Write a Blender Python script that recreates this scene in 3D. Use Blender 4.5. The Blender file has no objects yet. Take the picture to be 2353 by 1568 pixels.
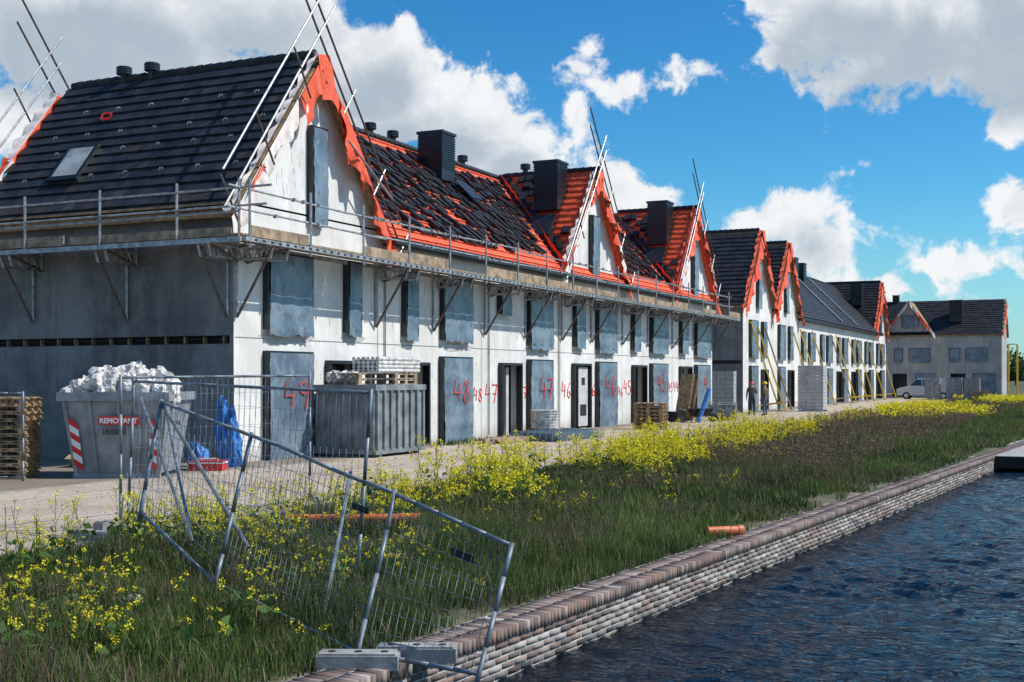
import bpy, math, random, numpy as np
from mathutils import Vector, Matrix
random.seed(7); rng=np.random.default_rng(7)
scene=bpy.context.scene
scene.view_settings.view_transform='Standard'; scene.view_settings.look='None'; scene.view_settings.exposure=0
V=Vector
# ------------------------------------------------------------------ helpers
def E(name,loc=(0,0,0),rz=0.0):
    o=bpy.data.objects.new(name,None); scene.collection.objects.link(o)
    o.location=loc; o.rotation_euler=(0,0,rz); return o
class MB:
    def __init__(s): s.v=[]; s.f=[]; s.m=[]
    def add(s,vs,fs,mi=0):
        b=len(s.v); s.v.extend([tuple(p) for p in vs]); s.f.extend([tuple(i+b for i in f) for f in fs]); s.m.extend([mi]*len(fs))
    def hexa(s,p,mi=0):
        s.add(p,[(0,3,2,1),(4,5,6,7),(0,1,5,4),(1,2,6,5),(2,3,7,6),(3,0,4,7)],mi)
    def box(s,x0,x1,y0,y1,z0,z1,mi=0):
        s.hexa([(x0,y0,z0),(x1,y0,z0),(x1,y1,z0),(x0,y1,z0),(x0,y0,z1),(x1,y0,z1),(x1,y1,z1),(x0,y1,z1)],mi)
    def obox(s,c,a,b,n,mi=0):
        c=V(c);s.hexa([c-a-b-n,c+a-b-n,c+a+b-n,c-a+b-n,c-a-b+n,c+a-b+n,c+a+b+n,c-a+b+n],mi)
    def tube(s,p,q,r,mi=0,n=6,r2=None):
        p=V(p);q=V(q);d=(q-p)
        if d.length<1e-6:return
        d.normalize(); r2=r if r2 is None else r2
        a=d.orthogonal().normalized(); b=d.cross(a)
        vs=[]
        for c,rr in((p,r),(q,r2)):
            for i in range(n):
                t=2*math.pi*i/n; vs.append(c+a*math.cos(t)*rr+b*math.sin(t)*rr)
        fs=[(i,(i+1)%n,n+(i+1)%n,n+i) for i in range(n)]+[tuple(range(n))[::-1],tuple(range(n,2*n))]
        s.add(vs,fs,mi)
    def poly(s,pts,mi=0): s.add(pts,[tuple(range(len(pts)))],mi)
    def slab(s,pts,n,th,mi=0):
        n=V(n)*th; k=len(pts); lo=[V(p)-n for p in pts]; hi=[V(p) for p in pts]
        s.add(hi+lo,[tuple(range(k)),tuple(range(2*k-1,k-1,-1))]+[(i,k+i,k+(i+1)%k,(i+1)%k) for i in range(k)],mi)
    def obj(s,name,mats,parent=None,smooth=False):
        me=bpy.data.meshes.new(name); me.from_pydata(s.v,[],s.f)
        for m in (mats if isinstance(mats,(list,tuple)) else [mats]): me.materials.append(m)
        me.polygons.foreach_set('material_index',s.m)
        if smooth: me.polygons.foreach_set('use_smooth',[True]*len(s.f))
        me.update(); o=bpy.data.objects.new(name,me); scene.collection.objects.link(o)
        if parent: o.parent=parent
        return o
def pbox(mb,P,u0,u1,z0,z1,o0,o1,mi=0):
    mb.hexa([P(u0,z0,o0),P(u1,z0,o0),P(u1,z0,o1),P(u0,z0,o1),P(u0,z1,o0),P(u1,z1,o0),P(u1,z1,o1),P(u0,z1,o1)],mi)
class NG:
    def __init__(s,nt): s.nt=nt
    def n(s,t,**k):
        nd=s.nt.nodes.new(t)
        for a,b in k.items():
            if a.startswith('i_'):
                key=a[2:]; key=int(key) if key.isdigit() else key.replace('_',' ')
                s.set(nd.inputs[key],b)
            else: setattr(nd,a,b)
        return nd
    def set(s,inp,b):
        if isinstance(b,bpy.types.NodeSocket): s.nt.links.new(b,inp)
        else: inp.default_value=b
    def math(s,op,a,b=None,c=None,clamp=False):
        nd=s.nt.nodes.new('ShaderNodeMath'); nd.operation=op; nd.use_clamp=clamp
        s.set(nd.inputs[0],a)
        if b is not None: s.set(nd.inputs[1],b)
        if c is not None: s.set(nd.inputs[2],c)
        return nd.outputs[0]
    def mix(s,f,a,b,bt='MIX'):
        nd=s.nt.nodes.new('ShaderNodeMix'); nd.data_type='RGBA'; nd.blend_type=bt
        s.set(nd.inputs[0],f); s.set(nd.inputs[6],a if isinstance(a,bpy.types.NodeSocket) else (*a,1)); s.set(nd.inputs[7],b if isinstance(b,bpy.types.NodeSocket) else (*b,1))
        return nd.outputs[2]
    def noise(s,vec,scale,detail=4,rough=.55,dist=0):
        nd=s.nt.nodes.new('ShaderNodeTexNoise'); s.set(nd.inputs['Vector'],vec)
        nd.inputs['Scale'].default_value=scale; nd.inputs['Detail'].default_value=detail; nd.inputs['Roughness'].default_value=rough; nd.inputs['Distortion'].default_value=dist
        return nd.outputs[0]
    def ramp(s,f,a,b):
        nd=s.nt.nodes.new('ShaderNodeMapRange'); nd.interpolation_type='SMOOTHSTEP'; s.set(nd.inputs[0],f)
        nd.inputs[1].default_value=a; nd.inputs[2].default_value=b; return nd.outputs[0]
    def mapping(s,vec,sc):
        nd=s.nt.nodes.new('ShaderNodeMapping'); s.set(nd.inputs[0],vec); nd.inputs['Scale'].default_value=sc; return nd.outputs[0]
def newmat(name):
    m=bpy.data.materials.new(name); m.use_nodes=True; nt=m.node_tree; g=NG(nt)
    b=nt.nodes['Principled BSDF']; pos=nt.nodes.new('ShaderNodeNewGeometry').outputs['Position']
    return m,g,b,pos
def M(name,col,rough=.7,metal=0,var=.15,sc=3.0,bump=0.0,bsc=30,spec=.5):
    m,g,b,pos=newmat(name)
    n=g.noise(pos,sc,4,.6)
    c=g.mix(g.ramp(n,.3,.7),[x*(1-var) for x in col],[min(1,x*(1+var)) for x in col])
    g.set(b.inputs['Base Color'],c); b.inputs['Roughness'].default_value=rough; b.inputs['Metallic'].default_value=metal
    b.inputs['Specular IOR Level'].default_value=spec
    if bump:
        bp=g.n('ShaderNodeBump',i_Strength=bump,i_Distance=.02,i_Height=g.noise(pos,bsc,4)); g.set(b.inputs['Normal'],bp.outputs[0])
    return m
def concrete(name,a,bcol,stain=.45):
    m,g,b,pos=newmat(name)
    n1=g.noise(pos,.55,5,.65,.4); n2=g.noise(g.mapping(pos,(2.2,2.2,.28)),1.3,4,.6); n3=g.noise(pos,7,4,.6); n4=g.noise(pos,60,2)
    c=g.mix(g.ramp(n1,.36,.64),a,bcol)
    c=g.mix(g.math('MULTIPLY',g.ramp(n2,.48,.72),stain),c,[x*.6 for x in a])
    c=g.mix(g.math('MULTIPLY',g.ramp(n3,.52,.7),.25),c,[min(.82,x*1.2) for x in bcol])
    c=g.mix(g.math('MULTIPLY',g.ramp(n4,.6,.72),.3),c,[x*.6 for x in a])
    z=g.n('ShaderNodeSeparateXYZ',i_0=pos).outputs[2]
    d=g.ramp(g.math('ADD',z,g.math('MULTIPLY',n1,.7)),.85,.35)
    c=g.mix(g.math('MULTIPLY',d,.45),c,(.22,.20,.17))
    g.set(b.inputs['Base Color'],c); b.inputs['Roughness'].default_value=.9
    bp=g.n('ShaderNodeBump',i_Strength=.35,i_Distance=.01,i_Height=n3); g.set(b.inputs['Normal'],bp.outputs[0])
    return m
m_conc=concrete('concrete_front',(.60,.59,.565),(.76,.75,.725),.32)
m_conc_shade=concrete('concrete_side_shaded',(.12,.125,.13),(.225,.23,.235),.55)  # same concrete as the front, darkened to paint in the side's shade
m_black=M('black_frame',(.012,.014,.017),.4,var=.3)
m_dark=M('dark_interior',(.02,.02,.02),.9)
m_tile=M('roof_tile',(.024,.025,.028),.5,var=.45,sc=2.0,bump=.15,spec=.35)
m_tileb=M('roof_tile_brown',(.042,.033,.03),.55,var=.4,sc=1.5,bump=.15,spec=.35)
m_orange=M('orange_membrane',(.80,.10,.035),.6,var=.2,sc=4,bump=.35,bsc=6)
m_white=M('white_foil',(.76,.67,.62),.6,var=.18,sc=4,bump=.35,bsc=6)
m_wood=M('timber',(.30,.20,.11),.8,var=.4,sc=6,bump=.2)
m_woodg=M('weathered_timber',(.31,.23,.155),.85,var=.45,sc=4,bump=.2)
m_batten=M('orange_batten',(.60,.14,.05),.7,var=.3)
m_steel=M('galvanised_steel',(.34,.35,.36),.5,.5,var=.35,sc=6)
m_rust=M('rusty_steel',(.13,.10,.09),.6,.4,var=.4,sc=8)
m_fence=M('fence_steel',(.17,.20,.23),.5,.3,var=.35,sc=8)
m_skip=M('grey_painted_steel',(.24,.26,.285),.5,.1,var=.25,sc=2.5,bump=.1)
m_skipd=M('grey_container',(.20,.225,.24),.55,.1,var=.35,sc=2.2,bump=.1)
m_red=M('red_paint',(.6,.02,.02),.5); m_redspray=M('red_spray',(.68,.05,.04),.8,var=.3,sc=20)
m_wp=M('white_paint',(.78,.78,.78),.5,var=.06); m_bt=M('black_letters',(.02,.02,.02),.6)
m_plast=M('white_plastic_bag',(.58,.56,.54),.35,var=.4,sc=6,bump=.8,bsc=10)
m_blue=M('blue_plastic',(.03,.18,.50),.4,var=.35,sc=5)
m_yel=M('yellow_prop',(.65,.42,.02),.5); m_pipe=M('orange_pipe',(.62,.17,.06),.45,var=.1)
m_block=M('grey_block',(.34,.35,.36),.9,var=.15,sc=8)
m_rubber=M('tyre',(.015,.015,.015),.8)
m_glass=M('glass_dark',(.03,.05,.07),.06,var=.2)
m_sky=M('roof_glass',(.35,.37,.36),.12,var=.3,sc=2)
m_film,g,b,pos=newmat('protective_film')
w=g.noise(g.mapping(pos,(1,1,.45)),5,4,.55,1.2); w2=g.noise(pos,.9,3)
c=g.mix(g.ramp(w2,.35,.65),(.10,.145,.20),(.19,.25,.31)); c=g.mix(g.math('MULTIPLY',g.ramp(w,.56,.74),.4),c,(.42,.48,.53)); c=g.mix(g.math('MULTIPLY',g.ramp(w,.44,.32),.45),c,(.05,.08,.12))
g.set(b.inputs['Base Color'],c); b.inputs['Roughness'].default_value=.22
bp=g.n('ShaderNodeBump',i_Strength=.7,i_Distance=.05,i_Height=w); g.set(b.inputs['Normal'],bp.outputs[0])

# ------------------------------------------------------------------ noise and terrain
_vn={}
def vn(x,y,sc,seed=0):
    if seed not in _vn: _vn[seed]=np.random.default_rng(100+seed).random((256,256))
    G=_vn[seed]; x=np.asarray(x,float)/sc+500; y=np.asarray(y,float)/sc+500
    xi=np.floor(x).astype(int); yi=np.floor(y).astype(int); fx=x-xi; fy=y-yi
    fx=fx*fx*(3-2*fx); fy=fy*fy*(3-2*fy); a=G[xi%256,yi%256]; b_=G[(xi+1)%256,yi%256]; c_=G[xi%256,(yi+1)%256]; d=G[(xi+1)%256,(yi+1)%256]
    return (a*(1-fx)+b_*fx)*(1-fy)+(c_*(1-fx)+d*fx)*fy
def qx(y): return -4.6+.0825*(np.clip(y,-50,140)-9.5)
RE=-10.7
def gz(x,y):
    q=qx(y)-.43; t=np.clip((x-RE)/(q-RE),0,1)
    return -.22*t**.9+ (vn(x,y,1.3,1)-.5)*.14*np.sin(np.pi*t)
def meshnp(name,v,f,mats,parent=None,col=None,smooth=False):
    me=bpy.data.meshes.new(name); n=len(v); k=f.shape[1]
    me.vertices.add(n); me.vertices.foreach_set('co',np.asarray(v,np.float32).ravel())
    me.loops.add(f.size); me.loops.foreach_set('vertex_index',f.astype(np.int32).ravel())
    me.polygons.add(len(f)); me.polygons.foreach_set('loop_start',np.arange(0,f.size,k,dtype=np.int32))
    if smooth: me.polygons.foreach_set('use_smooth',np.ones(len(f),bool))
    me.update(calc_edges=True); me.validate()
    if col is not None:
        a=me.color_attributes.new('Col','FLOAT_COLOR','POINT'); c4=np.ones((n,4),np.float32); c4[:,:3]=col; a.data.foreach_set('color',c4.ravel())
    me.materials.append(mats); o=bpy.data.objects.new(name,me); scene.collection.objects.link(o)
    if parent:o.parent=parent
    return o
def gridfaces(nr,nc):
    idx=np.arange(nr*nc).reshape(nr,nc)
    return np.stack([idx[:-1,:-1],idx[:-1,1:],idx[1:,1:],idx[1:,:-1]],-1).reshape(-1,4)
S=np.concatenate([[-2500,-600,-150,-60,-30,-20,-14],np.arange(-12,-.5,.25),[-.44,-.43,27,27.3,60,250,2500]])
Yv=np.concatenate([[-600,-100,-40,-20,-10,0],np.arange(1,60,.5),np.arange(60,140,2),[150,180,220,300,600,1200,4000]])
SS,YY=np.meshgrid(S,Yv); XX=SS+qx(YY); ZZ=gz(XX,YY)
ZZ=np.where(SS<=-.435,ZZ,np.where(SS<=27,-1.8,-.05)); 
m_ground,g,b,pos=newmat('ground_soil_grass')
n1=g.noise(pos,1.2,5,.65); n2=g.noise(pos,14,4)
c=g.mix(g.ramp(n1,.35,.65),(.045,.06,.02),(.14,.115,.075)); c=g.mix(g.math('MULTIPLY',n2,.4),c,(.06,.08,.03))
xyz=g.n('ShaderNodeSeparateXYZ',i_0=pos); 
s_=g.math('SUBTRACT',xyz.outputs[0],g.math('MULTIPLY_ADD',xyz.outputs[1],.0825,-5.38))
sand=g.ramp(g.math('ADD',s_,g.math('MULTIPLY',n1,1.3)),.05,.5)
c=g.mix(sand,c,(.38,.33,.265))
g.set(b.inputs['Base Color'],c); b.inputs['Roughness'].default_value=.95
bp=g.n('ShaderNodeBump',i_Strength=.6,i_Distance=.05,i_Height=n2); g.set(b.inputs['Normal'],bp.outputs[0])
meshnp('ground',np.stack([XX,YY,ZZ],-1).reshape(-1,3),gridfaces(*XX.shape),m_ground)
m_sand,g,b,pos=newmat('sand')
n1=g.noise(pos,.5,5,.6,.6); n2=g.noise(pos,6,5,.65); n3=g.noise(g.mapping(pos,(3,.12,1)),1.2,4); n4=g.noise(pos,45,3)
c=g.mix(g.ramp(n1,.3,.7),(.38,.31,.235),(.52,.44,.35)); c=g.mix(g.math('MULTIPLY',g.ramp(n3,.5,.68),.45),c,(.27,.22,.17))
c=g.mix(g.math('MULTIPLY',g.ramp(n2,.55,.7),.35),c,(.26,.21,.16)); c=g.mix(g.math('MULTIPLY',g.ramp(n4,.6,.75),.4),c,(.2,.17,.14))
xyz=g.n('ShaderNodeSeparateXYZ',i_0=pos)
dm=g.ramp(g.math('ADD',xyz.outputs[0],g.math('MULTIPLY',n1,2.5)),-15.0,-16.2)
c=g.mix(g.math('MULTIPLY',dm,.7),c,(.13,.105,.08))
g.set(b.inputs['Base Color'],c); b.inputs['Roughness'].default_value=.95
h=g.math('ADD',g.math('MULTIPLY',n3,1.2),n2); bp=g.n('ShaderNodeBump',i_Strength=.8,i_Distance=.08,i_Height=h); g.set(b.inputs['Normal'],bp.outputs[0])
mb=MB(); ys=list(np.arange(-30,140,.5))
vv=[]
for y in ys: vv+= [(-90,y,.004),(RE-.1+float(vn(0,y,1.1,3)-.5)*.9,y,.006)]
mb.add(vv,[(2*i,2*i+1,2*i+3,2*i+2) for i in range(len(ys)-1)]); mb.obj('sand_road',m_sand)
n=2600; sx=rng.uniform(-17.5,-10.4,n); sy=rng.uniform(8,75,n)**1.0; sr=rng.uniform(.008,.035,n)*rng.random(n)**.5
ico=np.array([(1,0,0),(-1,0,0),(0,1,0),(0,-1,0),(0,0,.8),(0,0,-.8)]); icf=np.array([(0,2,4),(2,1,4),(1,3,4),(3,0,4),(2,0,5),(1,2,5),(3,1,5),(0,3,5)])
v=(ico[None]*sr[:,None,None]*rng.uniform(.6,1.4,(n,6,1))+np.stack([sx,sy,np.full(n,.01)],-1)[:,None]).reshape(-1,3)
f=(icf[None]+np.arange(n)[:,None,None]*6).reshape(-1,3)
meshnp('gravel',v,f,M('stone',(.3,.26,.21),.9,var=.5,sc=20))
# water: small real ripples near the quay, flat sheet further out
m_water,g,b,pos=newmat('water')
b.inputs['Base Color'].default_value=(.004,.009,.015,1); b.inputs['Roughness'].default_value=.07; b.inputs['IOR'].default_value=1.33; b.inputs['Specular IOR Level'].default_value=.42
a1=g.noise(g.mapping(pos,(1.0,1.5,1)),11,4,.6,.6); a2=g.noise(g.mapping(pos,(1.0,1.7,1)),4.5,3,.5,.8)
bp=g.n('ShaderNodeBump',i_Strength=1.0,i_Distance=.075,i_Height=g.math('ADD',g.math('MULTIPLY',a1,.45),a2)); g.set(b.inputs['Normal'],bp.outputs[0])
sW=np.concatenate([np.arange(-.2,12,.075),[16,20,27.1]]); yW=np.concatenate([[-600,-50,-10,-2],np.arange(0,32,.075),np.arange(32,75,.15),np.arange(75,140,1.0),[4000]])
SS,YY=np.meshgrid(sW,yW); XX=SS+qx(YY); Z=np.zeros_like(XX); wr=np.random.default_rng(5)
for i in range(60):
    lam=.22*(3.2**wr.random()); k=2*np.pi/lam; th=wr.normal(math.radians(62),.55); a=.030/k
    ph=wr.uniform(0,6.28); arg=k*(np.cos(th)*XX+np.sin(th)*YY)+ph; Z+=a*(np.sin(arg)+.2*np.sin(2*arg))
Z*=.45+1.0*vn(XX,YY,2.6,31)
Z*=np.clip((12.5-SS)/2,0,1)*np.clip((YY+2)/2,0,1)*np.where(YY>74,0,1)
meshnp('water',np.stack([XX,YY,Z-.62],-1).reshape(-1,3),gridfaces(*XX.shape),m_water,smooth=True)
# quay wall of real bricks
def attrmat(name,rough=.85,trans=0,bump=0):
    m,g,b,pos=newmat(name); at=g.n('ShaderNodeAttribute',attribute_name='Col')
    if trans: c=at.outputs[0]
    else:
        n=g.noise(pos,25,4); c=g.mix(g.math('MULTIPLY',n,.5),at.outputs[0],g.mix(.5,at.outputs[0],(.5,.5,.5),'MULTIPLY'))
        n0=g.noise(pos,1.5,4); c=g.mix(g.math('MULTIPLY',g.ramp(n0,.5,.72),.4),c,(.36,.33,.29))
    g.set(b.inputs['Base Color'],c); b.inputs['Roughness'].default_value=rough
    if bump: bp=g.n('ShaderNodeBump',i_Strength=bump,i_Distance=.01,i_Height=n); g.set(b.inputs['Normal'],bp.outputs[0])
    if trans:
        b.inputs['Specular IOR Level'].default_value=.25
        t=g.n('ShaderNodeBsdfTranslucent'); g.set(t.inputs[0],c); mx=g.n('ShaderNodeMixShader',i_0=trans); g.set(mx.inputs[1],b.outputs[0]); g.set(mx.inputs[2],t.outputs[0])
        g.set(m.node_tree.nodes['Material Output'].inputs[0],mx.outputs[0])
    return m
m_brick=attrmat('quay_brick',.85,0,.4); m_mortar=M('mortar',(.50,.47,.43),.95,var=.2,sc=10)
quay=E('brick_quay_wall')
qd=np.array([.0825,1,0]); qd/=np.linalg.norm(qd); qn=np.array([qd[1],-qd[0],0]); q0=np.array([float(-4.6-.0825*9.5),0,0])
cs=[];hs=[];cl=[]
pal=np.array([(.17,.125,.105),(.25,.20,.18),(.31,.27,.25),(.12,.10,.095),(.24,.16,.13),(.38,.34,.32)])
for s in np.arange(-12,135,.0665):
    for k,(o,hl) in enumerate(((-.105,.1),(-.32,.1))):
        cs.append(q0+qd*s+qn*(o+.012+rng.normal(0,.002))+[0,0,-.235+rng.normal(0,.003)]); hs.append((.028,hl,.055)); cl.append(pal[rng.choice(6,p=[.3,.27,.1,.2,.11,.02])]*rng.uniform(.75,1.1)*[1.02,.97,.94])
for r in range(8):
    z=-.325-r*.0635
    for s in np.arange(-12,135,.22):
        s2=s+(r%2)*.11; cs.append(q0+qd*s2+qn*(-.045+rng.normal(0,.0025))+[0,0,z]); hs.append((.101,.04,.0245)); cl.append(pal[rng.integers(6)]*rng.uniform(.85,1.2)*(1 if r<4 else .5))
cs=np.array(cs);hs=np.array(hs);cl=np.array(cl)
sg=np.array([(-1,-1,-1),(1,-1,-1),(1,1,-1),(-1,1,-1),(-1,-1,1),(1,-1,1),(1,1,1),(-1,1,1)])
bf=np.array([(0,3,2,1),(4,5,6,7),(0,1,5,4),(1,2,6,5),(2,3,7,6),(3,0,4,7)])
o8=sg[None]*hs[:,None,:]
v=cs[:,None,:]+o8[...,0:1]*qd+o8[...,1:2]*qn+o8[...,2:3]*np.array([0,0,1.])
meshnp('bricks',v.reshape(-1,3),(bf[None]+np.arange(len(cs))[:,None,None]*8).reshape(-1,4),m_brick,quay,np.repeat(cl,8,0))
mb=MB(); N=V(qn)
def qp(s,o,z): p=V(q0)+V(qd)*s+N*o; return (p.x,p.y,z)
mb.hexa([qp(-12,-.43,-1.7),qp(-12,-.012,-1.7),qp(135,-.012,-1.7),qp(135,-.43,-1.7),qp(-12,-.43,-.187),qp(-12,-.012,-.187),qp(135,-.012,-.187),qp(135,-.43,-.187)])
mb.obj('mortar_core',m_mortar,quay)
# jetty
jet=E('jetty'); mb=MB()
for i in range(60): mb.box(-2.35+i*.205,-2.35+i*.205+.195,36.6,47.5,-.24,-.19)
mb.box(-2.4,10,36.5,36.58,-.52,-.2,1)
for x in (0,4,8):
    for y in(37.2,46): mb.tube((x,y,-1.7),(x,y,-.25),.12,1,8)
mb.obj('deck',[M('deck_boards',(.33,.33,.32),.8,var=.25,sc=6),m_dark],jet)

# ------------------------------------------------------------------ building parts
def wall(mb,P,u0,u1,z0,z1,ops,mi=0,depth=.3):
    us=sorted({u0,u1,*[o[0] for o in ops],*[o[1] for o in ops]}); zs=sorted({z0,z1,*[o[2] for o in ops],*[o[3] for o in ops]})
    us=[u for u in us if u0<=u<=u1]; zs=[z for z in zs if z0<=z<=z1]
    for a,b_ in zip(us,us[1:]):
        for c,d in zip(zs,zs[1:]):
            um=(a+b_)/2; zm=(c+d)/2
            if any(o[0]<um<o[1] and o[2]<zm<o[3] for o in ops): continue
            mb.poly([P(a,c,0),P(b_,c,0),P(b_,d,0),P(a,d,0)],mi)
    for a,b_,c,d in [o[:4] for o in ops]:
        d=min(d,z1)
        for e in ([P(a,c,0),P(a,d,0),P(a,d,-depth),P(a,c,-depth)],[P(b_,c,0),P(b_,d,0),P(b_,d,-depth),P(b_,c,-depth)],[P(a,d,0),P(b_,d,0),P(b_,d,-depth),P(a,d,-depth)],[P(a,c,0),P(b_,c,0),P(b_,c,-depth),P(a,c,-depth)]): mb.poly(e,mi)
def window(mf,mg,P,u0,u1,z0,z1,pr=.17,film=True,t=.055):
    for a,b_,c,d in ((u0,u0+t,z0,z1),(u1-t,u1,z0,z1),(u0+t,u1-t,z1-t,z1),(u0+t,u1-t,z0,z0+t)): pbox(mf,P,a,b_,c,d,-.04,pr)
    if film:
        nx=max(2,int((u1-u0)/.12)); nz=max(3,int((z1-z0)/.15)); vs=[]
        ph=random.random()*9
        ua=u0+.06; ub=u1-.03; za=z0-.02-.12*random.random(); zb=z1-.05
        for j in range(nz+1):
            for i in range(nx+1):
                u=ua+(ub-ua)*i/nx; z=za+(zb-za)*j/nz
                o=pr+.012+.014*math.sin(u*9+ph+z*2)+.010*math.sin(z*13+ph*2)+random.uniform(0,.012)
                if j==0: z+=random.uniform(-.06,.03)
                vs.append(P(u,z,o))
        mg.add(vs,[(j*(nx+1)+i,j*(nx+1)+i+1,(j+1)*(nx+1)+i+1,(j+1)*(nx+1)+i) for j in range(nz) for i in range(nx)])
TW=.33;TL=.345
def tiles(mb,o,a,u,n,La,Lu,mode='full',test=None,mi=0,mi2=None):
    o=V(o);a=V(a).normalized();u=V(u).normalized();n=V(n).normalized()
    if mode=='full':
        for j in range(int(Lu/TL)):
            off=(j%2)*TW/2
            for i in range(-1,int(La/TW)+1):
                s=i*TW+off+TW/2; t=(j+.5)*TL
                if s<TW*.4 or s>La-TW*.3: continue
                if test and not test(s,t): continue
                uu=(u*1+n*(-.12)).normalized(); nn=(n+u*.12).normalized()
                mm=mi if mi2 is None or random.random()>.45*max(0,1-t/2.2)+.03 else mi2
                mb.obox(o+a*s+u*t+n*(.055+random.uniform(-.004,.004)),a*(TW/2-.003),uu*.2,nn*.014,mm)
    else:
        for j in range(int(Lu/.40)):
            for i in range(int(La/.345)):
                s=(i+.5)*.345+random.uniform(-.015,.015); t=(j+.5)*.40+random.uniform(-.02,.02)
                k=(i+j)%4
                if test and not test(s,t): continue
                if k==3 and random.random()<.85: continue
                if random.random()<.04: continue
                rot=random.uniform(-.06,.06); aa=(a+u*rot).normalized(); u2=(u-a*rot).normalized()
                uu=(u2-n*.10).normalized(); nn=(n+u2*.10).normalized(); hgt=.06+random.uniform(0,.015)
                for q in range(random.choice((1,2,3))):
                    c=o+a*s+u*(t+.02*q)+n*(hgt+.035*q)
                    mb.obox(c,aa*.16,uu*.185,nn*.015,mi)
                    mb.obox(c+nn*.018-aa*.09,aa*.045,uu*.185,nn*.014,mi)
def battens(mb,o,a,u,n,La,Lu,mi=0):
    o=V(o);a=V(a).normalized();u=V(u).normalized();n=V(n).normalized()
    t=.1
    while t<Lu:
        mb.obox(o+a*La/2+u*t+n*.03,a*La/2,u*.02,n*.018,mi); t+=.345
def ribbon(mb,p0,p1,down,out,w0,w1,mis,seed=0,seg=(10,22),amp=.10):
    r=random.Random(seed); p0=V(p0);p1=V(p1);down=V(down);out=V(out); n=max(4,int((p1-p0).length/.09)); al=(p1-p0).normalized()
    ph=[r.uniform(0,6.3) for _ in range(5)]; f1=r.uniform(1.2,2.0); f2=r.uniform(3.5,5)
    rows=[]
    for i in range(n+1):
        x=i*.09; ww=w0+(w1-w0)*min(1,max(0,.5+.32*math.sin(x*f1+ph[0])+.22*math.sin(x*f2+ph[1])+.1*math.sin(x*11+ph[2])))
        b_=p0+al*x; row=[]
        for k in range(6):
            h=k/5; row.append(b_+down*(ww*h)+out*(.02+amp*h*(.5+.5*math.sin(x*5+ph[3]+h*2))+.05*h*math.sin(x*12+ph[4]+h*3))+al*.08*h*math.sin(x*2.3+ph[1]))
        rows.append(row)
    i=0
    while i<n:
        L=r.randint(*seg); mi=r.choice(mis); m=min(n,i+L)-i
        vs=[p for row in rows[i:i+m+1] for p in row]
        mb.add(vs,[(a*6+k,a*6+k+1,(a+1)*6+k+1,(a+1)*6+k) for a in range(m) for k in range(5)],mi); i+=L
def chimney(mb,x,y,z0,z1,w=.5,mi=0):
    mb.box(x-w,x+w,y-w,y+w,z0,z1-.1,mi); mb.box(x-w-.05,x+w+.05,y-w-.05,y+w+.05,z1-.1,z1,mi)
    z=z0+.25*(z1-z0)
    while z<z1-.18: mb.box(x-w-.025,x+w+.025,y-w-.025,y+w+.025,z,z+.035,mi); z+=.085
def vent(mb,x,y,z,mi=0):
    mb.tube((x,y,z-.25),(x,y,z+.18),.11,mi,10); mb.tube((x,y,z+.18),(x,y,z+.40),.2,mi,10)
    for k in range(3): mb.tube((x,y,z+.2+.07*k),(x,y,z+.23+.07*k),.22,mi,10)
XF=-18.0; XB=-26.4; XR=-22.2
PF=lambda u,z,o:(XF+o,u,z)
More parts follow.
